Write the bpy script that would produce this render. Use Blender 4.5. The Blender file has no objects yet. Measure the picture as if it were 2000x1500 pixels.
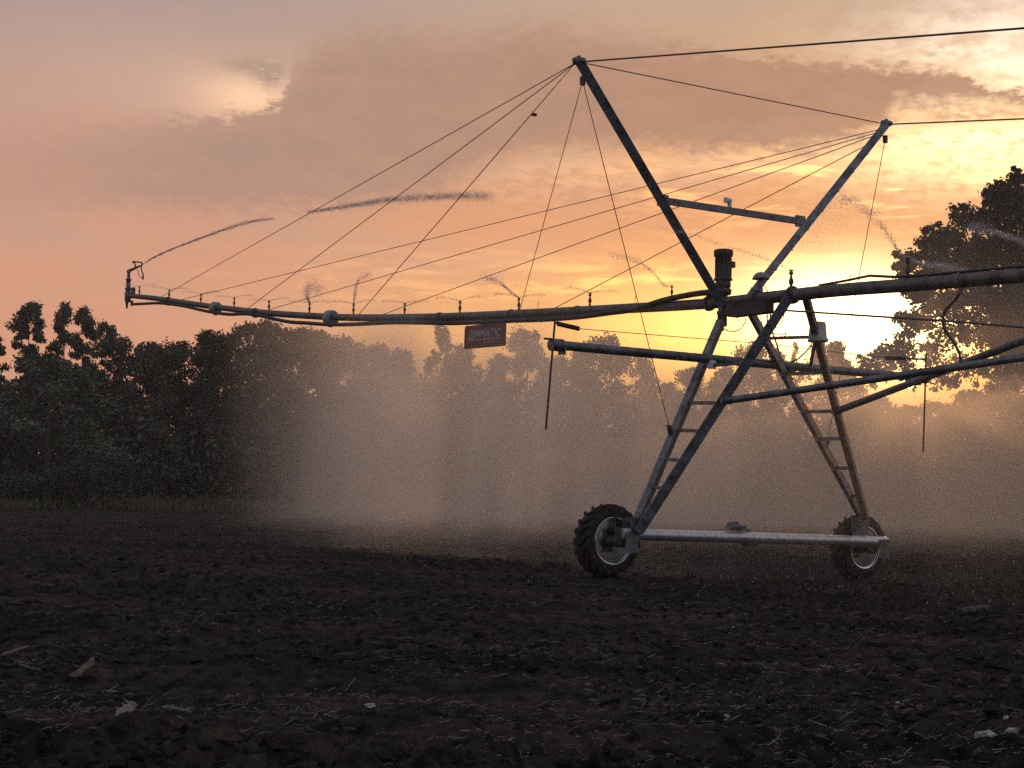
import bpy, math, random
import numpy as np
from mathutils import Vector, Matrix

random.seed(7)
rng = np.random.default_rng(11)
S = bpy.context.scene
COL = S.collection
R = math.radians

# ------------------------------------------------------------------ camera
F = 3100.0                                   # focal length in photo pixels (2000 wide)
CH = 1.35                                    # eye height
PITCH, ROLL = R(4.19), R(1.15)
f_ = Vector((0, math.cos(PITCH), math.sin(PITCH)))
u0 = Vector((0, -math.sin(PITCH), math.cos(PITCH)))
r0 = Vector((1, 0, 0))
r_ = r0 * math.cos(ROLL) + u0 * math.sin(ROLL)
u_ = u0 * math.cos(ROLL) - r0 * math.sin(ROLL)
CAM = Vector((0, 0, CH))


def ray(px, py):
    return f_ + r_ * ((px - 1000) / F) + u_ * ((750 - py) / F)


def on_plane(px, py, P0, n):
    d = ray(px, py)
    return CAM + d * ((P0 - CAM).dot(n) / d.dot(n))


def at_depth(px, py, Y):
    d = ray(px, py)
    return CAM + d * (Y / d.y)


def on_ground(px, py, z=0.0):
    d = ray(px, py)
    return CAM + d * ((z - CH) / d.z)


def horizon(px):
    return 977 + (px - 1000) * math.tan(ROLL)


def az_el(px, py):
    d = ray(px, py).normalized()
    return math.atan2(d.x, d.y), math.asin(d.z)


cam = bpy.data.cameras.new('camera')
cam_o = bpy.data.objects.new('camera', cam)
COL.objects.link(cam_o)
cam.sensor_width = 36
cam.lens = 36 * F / 2000
cam.clip_start = 0.1
cam.clip_end = 8000
M = Matrix((r_, u_, -f_)).transposed().to_4x4()
M.translation = CAM
cam_o.matrix_world = M
S.camera = cam_o
S.render.resolution_x, S.render.resolution_y = 1024, 768


# ------------------------------------------------------------------ numeric noise
def _hash(ix, iy, seed):
    h = (ix.astype(np.int64) * 374761393 + iy.astype(np.int64) * 668265263 + seed * 974634533) & 0x7fffffff
    h = ((h ^ (h >> 13)) * 1274126177) & 0x7fffffff
    h = (h ^ (h >> 16)) & 0xffff
    return h / 65535.0


def vnoise(x, y, seed=0):
    x0, y0 = np.floor(x), np.floor(y)
    fx, fy = x - x0, y - y0
    fx, fy = fx * fx * (3 - 2 * fx), fy * fy * (3 - 2 * fy)
    a = _hash(x0, y0, seed); b = _hash(x0 + 1, y0, seed)
    c = _hash(x0, y0 + 1, seed); d = _hash(x0 + 1, y0 + 1, seed)
    return (a * (1 - fx) + b * fx) * (1 - fy) + (c * (1 - fx) + d * fx) * fy


def ground_z(x, y):
    x = np.asarray(x, float); y = np.asarray(y, float)
    z = -0.095 * np.tanh((x - 3.6) / 2.6) * np.exp(-((y - 27) / 16) ** 2)
    for wx, wy in ((1.80, 25.9), (6.32, 29.1)):
        z = z + .10 * np.exp(-(((x - wx) / .8) ** 2 + ((y - wy) / .8) ** 2))
    z = z + 0.10 * (vnoise(x * .11, y * .11, 3) - .5) * np.clip((60 - y) / 60, 0.1, 1)
    return z


def ground_fine(x, y):
    # rough ploughed soil: flattened ridges running roughly across, clods on top
    w = 0.22 * (vnoise(x * .35 + 9, y * .35, 5) - .5)
    ridge = vnoise(x * .35, y * 1.5 + w * 3, 8) - .5
    n1 = vnoise(x * 2.3, y * 2.9, 12)
    n2 = vnoise(x * 5.1 + 3, y * 6.3, 17)
    n3 = vnoise(x * 11.7, y * 13.1, 23)
    n4 = vnoise(x * 27.0, y * 29.0, 29)
    bil = 1 - np.abs(2 * n2 - 1)
    n0 = vnoise(x * 1.1, y * 1.5, 61)
    bil1 = 1 - np.abs(2 * n1 - 1)
    patch = np.clip(vnoise(x * .22, y * .4, 41) * 2.0 - .3, .30, 1.25)
    return (.10 * ridge + .05 * (n0 - .5) + patch * (.05 * (bil1 - .5) + .065 * (bil - .5) + .055 * (n3 - .5)) + .026 * (n4 - .5) + .028 * np.sin(2 * np.pi * (y + .12 * x + 1.2 * vnoise(x * .15, y * .3, 71)) / .95)
            + patch * .07 * np.clip(n3 * n2 * 2.6 - .95, 0, .6))


# ------------------------------------------------------------------ mesh helpers
def srgb(r, g, b):
    def c(v):
        v /= 255
        return v / 12.92 if v <= .04045 else ((v + .055) / 1.055) ** 2.4
    return (c(r), c(g), c(b), 1)


class MB:
    def __init__(self):
        self.v, self.f, self.s = [], [], []

    def add(self, vs, fs, smooth=False):
        o = len(self.v)
        self.v += [Vector(v) for v in vs]
        self.f += [tuple(i + o for i in f) for f in fs]
        self.s += [smooth] * len(fs)
        return self

    def tube(self, pts, rad, seg=12, caps=True, smooth=True):
        pts = [Vector(p) for p in pts]
        n = len(pts)
        rs = rad if isinstance(rad, (list, tuple)) else [rad] * n
        t0 = (pts[1] - pts[0]).normalized()
        a = Vector((0, 0, 1)) if abs(t0.z) < .9 else Vector((1, 0, 0))
        nrm = (a - t0 * a.dot(t0)).normalized()
        vs, fs = [], []
        for i, p in enumerate(pts):
            t = (pts[min(i + 1, n - 1)] - pts[max(i - 1, 0)]).normalized()
            nrm = (nrm - t * nrm.dot(t)).normalized()
            b = t.cross(nrm)
            for k in range(seg):
                an = 2 * math.pi * k / seg
                vs.append(p + (nrm * math.cos(an) + b * math.sin(an)) * rs[i])
        for i in range(n - 1):
            for k in range(seg):
                k2 = (k + 1) % seg
                fs.append((i * seg + k, i * seg + k2, (i + 1) * seg + k2, (i + 1) * seg + k))
        self.add(vs, fs, smooth)
        if caps:
            self.add(vs[:seg], [tuple(reversed(range(seg)))])
            self.add(vs[-seg:], [tuple(range(seg))])
        return self

    def bar(self, p0, p1, poly, up):
        """extrude a closed 2-D outline (x = side, y = up) from p0 to p1"""
        p0, p1, up = Vector(p0), Vector(p1), Vector(up)
        t = (p1 - p0).normalized()
        up = (up - t * up.dot(t)).normalized()
        sd = t.cross(up)
        n = len(poly)
        vs = [p0 + sd * x + up * y for x, y in poly] + [p1 + sd * x + up * y for x, y in poly]
        fs = [(i, (i + 1) % n, n + (i + 1) % n, n + i) for i in range(n)]
        fs += [tuple(reversed(range(n))), tuple(range(n, 2 * n))]
        return self.add(vs, fs)

    def box(self, c, X, Y, Z, bev=0.0):
        c, X, Y, Z = Vector(c), Vector(X), Vector(Y), Vector(Z)
        if bev <= 0:
            return self.bar(c - Z, c + Z, [(-X.length, -Y.length), (X.length, -Y.length), (X.length, Y.length), (-X.length, Y.length)], Y)
        a, b = X.length, Y.length
        e = min(bev, a * .9, b * .9)
        poly = [(-a + e, -b), (a - e, -b), (a, -b + e), (a, b - e), (a - e, b), (-a + e, b), (-a, b - e), (-a, -b + e)]
        return self.bar(c - Z, c + Z, poly, Y)

    def lathe(self, c, axis, prof, seg=24, smooth=True):
        """prof: list of (height along axis, radius)"""
        c, axis = Vector(c), Vector(axis).normalized()
        a = Vector((0, 0, 1)) if abs(axis.z) < .9 else Vector((1, 0, 0))
        n = (a - axis * a.dot(axis)).normalized()
        b = axis.cross(n)
        vs, fs = [], []
        for h, r in prof:
            for k in range(seg):
                an = 2 * math.pi * k / seg
                vs.append(c + axis * h + (n * math.cos(an) + b * math.sin(an)) * max(r, 1e-4))
        for i in range(len(prof) - 1):
            for k in range(seg):
                k2 = (k + 1) % seg
                fs.append((i * seg + k, i * seg + k2, (i + 1) * seg + k2, (i + 1) * seg + k))
        self.add(vs, fs, smooth)
        self.add(vs[:seg], [tuple(reversed(range(seg)))])
        self.add(vs[-seg:], [tuple(range(seg))])
        return self

    def ball(self, c, r, squash=(1, 1, 1), seg=12, rings=8):
        c = Vector(c)
        vs = [c + Vector((0, 0, r * squash[2]))]
        for i in range(1, rings):
            th = math.pi * i / rings
            for k in range(seg):
                ph = 2 * math.pi * k / seg
                vs.append(c + Vector((r * squash[0] * math.sin(th) * math.cos(ph), r * squash[1] * math.sin(th) * math.sin(ph), r * squash[2] * math.cos(th))))
        vs.append(c - Vector((0, 0, r * squash[2])))
        fs = [(0, 1 + k, 1 + (k + 1) % seg) for k in range(seg)]
        for i in range(rings - 2):
            for k in range(seg):
                a, b = 1 + i * seg, 1 + (i + 1) * seg
                k2 = (k + 1) % seg
                fs.append((a + k, b + k, b + k2, a + k2))
        L = len(vs) - 1
        o = 1 + (rings - 2) * seg
        fs += [(L, o + (k + 1) % seg, o + k) for k in range(seg)]
        return self.add(vs, fs, True)

    def mesh(self, name, mat, off=Vector((0, 0, 0))):
        me = bpy.data.meshes.new(name)
        me.from_pydata([tuple(v - off) for v in self.v], [], self.f)
        me.polygons.foreach_set('use_smooth', self.s)
        me.materials.append(mat)
        me.update()
        return me


def link(name, me, parent=None, loc=(0, 0, 0), **props):
    o = bpy.data.objects.new(name, me)
    COL.objects.link(o)
    o.location = loc
    if parent is not None:
        o.parent = parent
    for k, v in props.items():
        if v:
            o[k] = v
    return o


def np_mesh(name, verts, faces, mat, smooth=False, matidx=None):
    """verts (n,3), faces (m,k) with constant k"""
    me = bpy.data.meshes.new(name)
    n, (m, k) = len(verts), faces.shape
    me.vertices.add(n)
    me.vertices.foreach_set('co', np.ascontiguousarray(verts, np.float32).ravel())
    me.loops.add(m * k)
    me.loops.foreach_set('vertex_index', np.ascontiguousarray(faces, np.int32).ravel())
    me.polygons.add(m)
    me.polygons.foreach_set('loop_start', np.arange(0, m * k, k, dtype=np.int32))
    me.polygons.foreach_set('use_smooth', np.full(m, smooth))
    for mm in (mat if isinstance(mat, list) else [mat]):
        me.materials.append(mm)
    if matidx is not None:
        me.polygons.foreach_set('material_index', matidx.astype(np.int32))
    me.update(calc_edges=True)
    return me


def rand_dirs(n):
    v = rng.normal(size=(n, 3))
    return v / np.linalg.norm(v, axis=1, keepdims=True)


def quads(centres, size, tilt_up=0.0, aspect=1.0):
    """randomly turned leaf quads (kite shaped) at the centres"""
    n = len(centres)
    a = rand_dirs(n)
    b = rand_dirs(n)
    b = np.cross(a, b)
    b /= np.linalg.norm(b, axis=1, keepdims=True)
    s = (size if np.ndim(size) else np.full(n, size))[:, None] * .5
    v = np.stack([centres - a * s, centres + b * s * .55 * aspect - a * s * .1, centres + a * s, centres - b * s * .55 * aspect + a * s * .15], 1).reshape(-1, 3)
    return v, np.arange(4 * n).reshape(n, 4)


OCT_V = np.array([(1, 0, 0), (-1, 0, 0), (0, 1, 0), (0, -1, 0), (0, 0, 1), (0, 0, -1)], float)
OCT_F = np.array([(0, 2, 4), (2, 1, 4), (1, 3, 4), (3, 0, 4), (2, 0, 5), (1, 2, 5), (3, 1, 5), (0, 3, 5)])


def drops(centres, rad, stretch=None):
    n = len(centres)
    r = (rad if np.ndim(rad) else np.full(n, rad))[:, None, None]
    v = OCT_V[None] * r
    if stretch is not None:
        v = v * np.array(stretch)[None, None]
    v = v + centres[:, None]
    f = OCT_F[None] + 6 * np.arange(n)[:, None, None]
    return v.reshape(-1, 3), f.reshape(-1, 3)


# ------------------------------------------------------------------ materials
def newmat(name):
    m = bpy.data.materials.new(name)
    m.use_nodes = True
    nt = m.node_tree
    return m, nt, nt.nodes['Principled BSDF']


def nn(nt, t, **kw):
    n = nt.nodes.new(t)
    for k, v in kw.items():
        setattr(n, k, v)
    return n


def surf(name, c1, c2, rough=.6, metal=0.0, scale=8.0, spec=.4, bump=0.0, bscale=None, rough2=None, vary=0.0, stretch=None, contrast=(.35, .65)):
    m, nt, bs = newmat(name)
    tc = nn(nt, 'ShaderNodeTexCoord')
    src = tc.outputs['Object']
    if stretch:
        mp = nn(nt, 'ShaderNodeMapping')
        mp.inputs['Scale'].default_value = stretch
        nt.links.new(src, mp.inputs['Vector'])
        src = mp.outputs[0]
    nz = nn(nt, 'ShaderNodeTexNoise')
    nz.inputs['Scale'].default_value = scale
    nz.inputs['Detail'].default_value = 6
    nz.inputs['Roughness'].default_value = .65
    nt.links.new(src, nz.inputs['Vector'])
    rp = nn(nt, 'ShaderNodeValToRGB')
    rp.color_ramp.elements[0].position, rp.color_ramp.elements[1].position = contrast
    rp.color_ramp.elements[0].color = tuple(c1) + (1,) if len(c1) == 3 else c1
    rp.color_ramp.elements[1].color = tuple(c2) + (1,) if len(c2) == 3 else c2
    nt.links.new(nz.outputs['Fac'], rp.inputs[0])
    out = rp.outputs[0]
    if vary:
        oi = nn(nt, 'ShaderNodeObjectInfo')
        hs = nn(nt, 'ShaderNodeHueSaturation')
        mr = nn(nt, 'ShaderNodeMapRange')
        mr.inputs['To Min'].default_value, mr.inputs['To Max'].default_value = 1 - vary, 1 + vary
        nt.links.new(oi.outputs['Random'], mr.inputs[0])
        nt.links.new(mr.outputs[0], hs.inputs['Value'])
        m2 = nn(nt, 'ShaderNodeMapRange')
        m2.inputs['To Min'].default_value, m2.inputs['To Max'].default_value = .44, .52
        ml = nn(nt, 'ShaderNodeMath', operation='FRACT')
        mm = nn(nt, 'ShaderNodeMath', operation='MULTIPLY')
        mm.inputs[1].default_value = 7.31
        nt.links.new(oi.outputs['Random'], mm.inputs[0]); nt.links.new(mm.outputs[0], ml.inputs[0])
        nt.links.new(ml.outputs[0], m2.inputs[0]); nt.links.new(m2.outputs[0], hs.inputs['Hue'])
        nt.links.new(out, hs.inputs['Color'])
        out = hs.outputs[0]
    nt.links.new(out, bs.inputs['Base Color'])
    bs.inputs['Metallic'].default_value = metal
    bs.inputs['Specular IOR Level'].default_value = spec
    if rough2 is not None:
        mr = nn(nt, 'ShaderNodeMapRange')
        mr.inputs['To Min'].default_value, mr.inputs['To Max'].default_value = rough, rough2
        nt.links.new(nz.outputs['Fac'], mr.inputs[0])
        nt.links.new(mr.outputs[0], bs.inputs['Roughness'])
    else:
        bs.inputs['Roughness'].default_value = rough
    if bump:
        nb = nn(nt, 'ShaderNodeTexNoise')
        nb.inputs['Scale'].default_value = bscale or scale * 4
        nb.inputs['Detail'].default_value = 5
        nt.links.new(src, nb.inputs['Vector'])
        bp = nn(nt, 'ShaderNodeBump')
        bp.inputs['Strength'].default_value = 1
        bp.inputs['Distance'].default_value = bump
        nt.links.new(nb.outputs['Fac'], bp.inputs['Height'])
        nt.links.new(bp.outputs[0], bs.inputs['Normal'])
    return m


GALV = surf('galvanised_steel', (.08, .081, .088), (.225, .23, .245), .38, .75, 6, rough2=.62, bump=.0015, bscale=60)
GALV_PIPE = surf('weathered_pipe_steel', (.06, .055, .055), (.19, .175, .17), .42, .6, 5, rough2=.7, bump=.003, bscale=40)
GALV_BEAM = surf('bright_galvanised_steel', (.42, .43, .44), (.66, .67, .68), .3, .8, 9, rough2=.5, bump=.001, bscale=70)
RIM_M = surf('polished_wheel_steel', (.78, .80, .84), (.9, .92, .95), .05, 1.0, 3, rough2=.16)
DISC_M = surf('galvanised_wheel_disc', (.50, .52, .55), (.74, .76, .80), .14, .75, 5, rough2=.42)
RUBBER = surf('muddy_rubber', (.012, .012, .012), (.045, .038, .032), .85, 0, 14, spec=.25, bump=.006, bscale=40)
CABLE_M = surf('cable_steel', (.06, .055, .05), (.14, .13, .12), .5, .5, 30)
BLACK_M = surf('black_hose_rubber', (.015, .015, .015), (.04, .035, .03), .6, 0, 10)
DARK_M = surf('dark_painted_iron', (.03, .028, .026), (.085, .07, .06), .55, .2, 18, bump=.004, bscale=50)
BROWN_M = surf('brown_plastic', (.06, .04, .03), (.11, .07, .05), .5, 0, 20)
WHITE_M = surf('white_plastic', (.62, .62, .62), (.8, .8, .8), .45, 0, 6)
BUCKET_M = surf('grey_plastic', (.30, .27, .25), (.45, .41, .38), .5, 0, 9)
CLAMP_M = surf('pale_grey_drum', (.16, .155, .16), (.34, .33, .33), .5, .1, 9)
SIGN_M = surf('faded_red_enamel', (.11, .018, .018), (.17, .032, .03), .45, 0, 5)
LETTER_M = surf('white_sign_lettering', (.30, .27, .275), (.46, .42, .43), .5, 0, 8)
LEAF_M = surf('leaf_green', (.062, .066, .045), (.11, .112, .078), .7, 0, .35, spec=.15, vary=.35)
PINE_M = surf('pine_needles', (.055, .06, .045), (.095, .10, .075), .7, 0, .4, spec=.15, vary=.25)
BARK_M = surf('bark', (.05, .042, .035), (.11, .09, .075), .9, 0, 3, bump=.03, bscale=9, stretch=(1, 1, .2))
SHRUB_M = surf('undergrowth_green', (.060, .063, .042), (.108, .108, .074), .8, 0, .12, spec=.1)
GRASS_M = surf('verge_grass', (.10, .095, .055), (.17, .15, .09), .8, 0, .2, spec=.1)
STRAW_M = surf('dry_straw', (.06, .05, .043), (.30, .245, .21), .8, 0, 2.5, spec=.2)
CLOD_M = surf('soil_clod', (.011, .0105, .0112), (.030, .0255, .0245), .95, 0, 1.2, spec=.1, bump=.012, bscale=30)
WOOD_M = surf('weathered_wood', (.07, .058, .05), (.24, .21, .185), .8, 0, 14, bump=.004, bscale=40, stretch=(1, 6, 6))
WOODD_M = surf('dark_rotten_wood', (.045, .038, .033), (.12, .10, .085), .9, 0, 10, bump=.006, bscale=40, stretch=(1, 5, 5))
CHIP_M = surf('bleached_husk', (.20, .185, .17), (.50, .48, .46), .7, 0, 12)


def water_mat():
    m, nt, bs = newmat('water_drops')
    nt.nodes.remove(bs)
    out = [n for n in nt.nodes if n.type == 'OUTPUT_MATERIAL'][0]
    d = nn(nt, 'ShaderNodeBsdfDiffuse'); d.inputs[0].default_value = (.88, .84, .88, 1)
    t = nn(nt, 'ShaderNodeBsdfTranslucent'); t.inputs[0].default_value = (.88, .82, .86, 1)
    g = nn(nt, 'ShaderNodeBsdfGlossy'); g.inputs[0].default_value = (.9, .9, .9, 1); g.inputs['Roughness'].default_value = .25
    a = nn(nt, 'ShaderNodeMixShader'); a.inputs[0].default_value = .55
    b = nn(nt, 'ShaderNodeMixShader'); b.inputs[0].default_value = .2
    nt.links.new(d.outputs[0], a.inputs[1]); nt.links.new(t.outputs[0], a.inputs[2])
    nt.links.new(a.outputs[0], b.inputs[1]); nt.links.new(g.outputs[0], b.inputs[2])
    nt.links.new(b.outputs[0], out.inputs['Surface'])
    return m


WATER_M = water_mat()


def soil_mat():
    m, nt, bs = newmat('ploughed_soil')
    tc = nn(nt, 'ShaderNodeTexCoord')
    def noise(scale, detail=5, stretch=None):
        n = nn(nt, 'ShaderNodeTexNoise')
        n.inputs['Scale'].default_value = scale
        n.inputs['Detail'].default_value = detail
        n.inputs['Roughness'].default_value = .65
        if stretch:
            mp = nn(nt, 'ShaderNodeMapping'); mp.inputs['Scale'].default_value = stretch
            nt.links.new(tc.outputs['Object'], mp.inputs[0]); nt.links.new(mp.outputs[0], n.inputs['Vector'])
        else:
            nt.links.new(tc.outputs['Object'], n.inputs['Vector'])
        return n
    big = noise(.28, 3, (1, 1.6, 1))
    fine = noise(7, 8)
    tiny = noise(60, 4)
    r1 = nn(nt, 'ShaderNodeValToRGB')
    r1.color_ramp.elements[0].position, r1.color_ramp.elements[1].position = .40, .62
    r1.color_ramp.elements[0].color = (.0105, .0105, .0125, 1)      # damp dark soil
    r1.color_ramp.elements[1].color = (.030, .0243, .0222, 1)      # drier brown soil
    nt.links.new(big.outputs['Fac'], r1.inputs[0])
    r2 = nn(nt, 'ShaderNodeValToRGB')
    r2.color_ramp.elements[0].position, r2.color_ramp.elements[1].position = .38, .72
    r2.color_ramp.elements[0].color = (.32, .32, .33, 1)
    r2.color_ramp.elements[1].color = (2.6, 2.45, 2.3, 1)
    nt.links.new(fine.outputs['Fac'], r2.inputs[0])
    mx = nn(nt, 'ShaderNodeMix', data_type='RGBA', blend_type='MULTIPLY')
    mx.inputs[0].default_value = 1
    nt.links.new(r1.outputs[0], mx.inputs[6]); nt.links.new(r2.outputs[0], mx.inputs[7])
    nt.links.new(mx.outputs[2], bs.inputs['Base Color'])
    bs.inputs['Roughness'].default_value = 1
    bs.inputs['Specular IOR Level'].default_value = .08
    b = nn(nt, 'ShaderNodeBump'); b.inputs['Distance'].default_value = .03
    b2 = nn(nt, 'ShaderNodeBump'); b2.inputs['Distance'].default_value = .008
    nt.links.new(fine.outputs['Fac'], b.inputs['Height'])
    nt.links.new(tiny.outputs['Fac'], b2.inputs['Height'])
    nt.links.new(b.outputs[0], b2.inputs['Normal'])
    nt.links.new(b2.outputs[0], bs.inputs['Normal'])
    return m


SOIL_M = soil_mat()

# ------------------------------------------------------------------ world: sunset sky
SUN_AZ, SUN_EL = az_el(1776, 744)


def build_world():
    w = bpy.data.worlds.new('World')
    S.world = w
    w.use_nodes = True
    nt = w.node_tree
    nt.nodes.clear()
    out = nn(nt, 'ShaderNodeOutputWorld')
    L = nt.links.new
    tc = nn(nt, 'ShaderNodeTexCoord')
    nrm = nn(nt, 'ShaderNodeVectorMath', operation='NORMALIZE')
    L(tc.outputs['Generated'], nrm.inputs[0])
    sep = nn(nt, 'ShaderNodeSeparateXYZ')
    L(nrm.outputs[0], sep.inputs[0])

    def val(x):
        return x

    def m(op, a, b=None, c=None, clamp=False):
        n = nn(nt, 'ShaderNodeMath', operation=op)
        n.use_clamp = clamp
        for i, x in enumerate((a, b, c)):
            if x is None:
                continue
            if isinstance(x, (int, float)):
                n.inputs[i].default_value = x
            else:
                L(x, n.inputs[i])
        return n.outputs[0]

    def smooth(x, lo, hi, tmin=0.0, tmax=1.0):
        n = nn(nt, 'ShaderNodeMapRange', interpolation_type='SMOOTHSTEP')
        n.inputs['From Min'].default_value, n.inputs['From Max'].default_value = lo, hi
        n.inputs['To Min'].default_value, n.inputs['To Max'].default_value = tmin, tmax
        L(x, n.inputs[0])
        return n.outputs[0]

    def mixc(fac, a, b, mode='MIX'):
        n = nn(nt, 'ShaderNodeMix', data_type='RGBA', blend_type=mode)
        n.clamp_factor = True
        if isinstance(fac, (int, float)):
            n.inputs[0].default_value = fac
        else:
            L(fac, n.inputs[0])
        for i, x in ((6, a), (7, b)):
            if isinstance(x, tuple):
                n.inputs[i].default_value = x
            else:
                L(x, n.inputs[i])
        return n.outputs[2]

    AZ = m('ARCTAN2', sep.outputs['X'], sep.outputs['Y'])
    EL = m('ARCSINE', sep.outputs['Z'])
    # angular coordinates in degrees
    A = m('MULTIPLY', AZ, 180 / math.pi)
    E = m('MULTIPLY', EL, 180 / math.pi)

    def ang(px, py):
        a, e = az_el(px, py)
        return math.degrees(a), math.degrees(e)
    DPP = math.degrees(1 / F)

    def noise(sx, sy, off=0.0, detail=5, rough=.55, scale=1.0, dist=0.0):
        cv = nn(nt, 'ShaderNodeCombineXYZ')
        L(m('MULTIPLY', A, sx), cv.inputs[0]); L(m('MULTIPLY', E, sy), cv.inputs[1]); cv.inputs[2].default_value = off
        n = nn(nt, 'ShaderNodeTexNoise')
        n.inputs['Scale'].default_value = scale
        n.inputs['Detail'].default_value = detail
        n.inputs['Roughness'].default_value = rough
        n.inputs['Distortion'].default_value = dist
        L(cv.outputs[0], n.inputs['Vector'])
        return n.outputs['Fac']

    def gauss(px, py, sxp, syp, dA=None, dE=None):
        a0, e0 = ang(px, py)
        x = m('DIVIDE', m('SUBTRACT', dA or A, a0), sxp * DPP)
        y = m('DIVIDE', m('SUBTRACT', dE or E, e0), syp * DPP)
        r2 = m('ADD', m('MULTIPLY', x, x), m('MULTIPLY', y, y))
        return m('EXPONENT', m('MULTIPLY', r2, -.5))

    def curve(pts):
        """elevation (deg) as a function of azimuth along photo points"""
        pa = [ang(*p) for p in pts]
        lo, hi = pa[0][0], pa[-1][0]
        t = nn(nt, 'ShaderNodeMapRange')
        t.inputs['From Min'].default_value, t.inputs['From Max'].default_value = lo, hi
        L(A, t.inputs[0])
        fc = nn(nt, 'ShaderNodeFloatCurve')
        c = fc.mapping.curves[0]
        emax = 24.0
        c.points[0].location = (0, pa[0][1] / emax)
        c.points[1].location = (1, pa[-1][1] / emax)
        for a, e in pa[1:-1]:
            c.points.new((a - lo) / (hi - lo), e / emax)
        fc.mapping.update()
        L(t.outputs[0], fc.inputs['Value'])
        return m('MULTIPLY', fc.outputs[0], emax)

    # --- clear-sky colour by height, left and right of the view
    def ramp(stops):
        t = nn(nt, 'ShaderNodeMapRange')
        t.inputs['From Min'].default_value, t.inputs['From Max'].default_value = 0, 40
        L(E, t.inputs[0])
        r = nn(nt, 'ShaderNodeValToRGB')
        els = r.color_ramp.elements
        for i, (e, c) in enumerate(stops):
            p = e / 40
            if i < 2:
                els[i].position = p; els[i].color = c
            else:
                x = els.new(p); x.color = c
        L(t.outputs[0], r.inputs[0])
        return r.outputs[0]
    left = ramp([(0, srgb(214, 146, 112)), (40, srgb(150, 146, 154)), (6.3, srgb(212, 150, 121)), (9, srgb(202, 150, 126)), (13, srgb(188, 148, 130)), (18.0, srgb(165, 146, 144)), (24, srgb(154, 144, 149))])
    right = ramp([(0, srgb(226, 150, 90)), (40, srgb(172, 158, 150)), (6.3, srgb(229, 158, 96)), (10, srgb(220, 154, 106)), (13, srgb(206, 156, 116)), (18, srgb(196, 164, 136)), (24, srgb(178, 157, 142))])
    sky = mixc(smooth(A, -16, 12), left, right)

    n_big = noise(.16, .38, 2.0, 4)
    n_med = noise(.55, 1.1, 5.0, 6, .6)
    n_streak = noise(.24, 1.55, 9.0, 5, .62, dist=.4)
    n_fine = noise(1.5, 3.2, 13.0, 6, .62)

    # brightness patches of thin cloud
    sky = mixc(m('MULTIPLY', smooth(n_big, .42, .68), .35), sky, srgb(180, 152, 138))
    sky = mixc(m('MULTIPLY', smooth(n_med, .5, .75), .12), sky, srgb(206, 166, 138))

    # warm glows (thin cloud lit from behind)
    def add(sky, fac, col, amp):
        c = tuple(x * amp for x in col[:3]) + (1,)
        g = mixc(fac, (0, 0, 0, 1), c)
        return mixc(1.0, sky, g, 'ADD')
    streak = smooth(n_streak, .50, .62)
    streak2 = smooth(n_streak, .34, .62, .25, 1)
    hole = m('MULTIPLY', gauss(515, 192, 85, 36), smooth(n_fine, .2, .55, .65, 1))
    sky = add(sky, hole, (.55, .36, .18), .85)
    sky = add(sky, gauss(340, 165, 230, 75), (.20, .12, .07), .45)
    sky = add(sky, m('MULTIPLY', gauss(1930, 265, 190, 75), smooth(n_fine, .3, .6, .35, 1.1)), (1.0, .80, .42), 1.35)
    sky = add(sky, m('MULTIPLY', gauss(1960, 90, 170, 70), smooth(n_med, .35, .62, .3, 1.1)), (.45, .42, .36), 1.2)
    sky = add(sky, m('MULTIPLY', gauss(1560, 310, 280, 30), smooth(n_med, .3, .6, .3, 1)), (.8, .5, .2), .62)
    sky = add(sky, m('MULTIPLY', gauss(1100, 345, 200, 38), smooth(n_fine, .4, .62)), (.5, .32, .17), .38)
    # low streaky cloud
    band = gauss(1500, 410, 560, 130)
    sky = mixc(m('MULTIPLY', m('MULTIPLY', band, streak2), .55), sky, srgb(220, 143, 98))
    sky = add(sky, m('MULTIPLY', m('MULTIPLY', gauss(1740, 365, 300, 48), streak), 1.0), (1.0, .66, .20), .95)
    sky = add(sky, m('MULTIPLY', gauss(1500, 550, 310, 32), smooth(n_streak, .44, .60)), (1.0, .60, .12), .8)
    sky = add(sky, m('MULTIPLY', gauss(1050, 560, 320, 40), streak), (.7, .36, .10), .35)
    sky = add(sky, gauss(1330, 675, 330, 55), (1.0, .50, .05), 1.05)
    sky = add(sky, gauss(1640, 640, 220, 62), (1.0, .66, .16), 1.5)
    sky = add(sky, gauss(1665, 630, 125, 62), (1.0, .88, .55), 3.6)
    sky = add(sky, gauss(1790, 718, 150, 48), (1.0, .40, .04), 1.2)

    n_edge = noise(2.6, 4.4, 21.0, 7, .68)
    sky = add(sky, gauss(1560, 640, 420, 95), (1.0, .40, .02), .65)
    # --- the dark cloud bank across the middle of the view
    wob = m('ADD', m('MULTIPLY', m('SUBTRACT', n_fine, .5), 2.3), m('MULTIPLY', m('SUBTRACT', n_med, .5), 1.6))
    top = curve([(-600, 330), (100, 250), (230, 238), (400, 225), (490, 212), (545, 196), (520, 170), (470, 130), (540, 95), (700, 50), (900, 62), (1000, 40), (1100, 35), (1200, 60), (1350, 70), (1500, 80), (1680, 122), (1850, 130), (1950, 165), (2400, 200)][:5] + [(545, 190), (575, 120), (640, 75), (720, 52), (900, 62), (1060, 40), (1200, 62), (1400, 95), (1650, 118), (1850, 130), (1960, 170), (2500, 230)])
    bot = curve([(-600, 420), (0, 400), (400, 400), (800, 380), (1000, 300), (1200, 285), (1500, 292), (1700, 265), (1760, 210), (1850, 200), (1960, 205), (2500, 260)])
    soft_b = smooth(m('ADD', m('SUBTRACT', E, bot), wob), -.7, .6)
    rag = m('ADD', m('MULTIPLY', wob, .75), m('MULTIPLY', m('SUBTRACT', n_edge, .5), .75))
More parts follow.
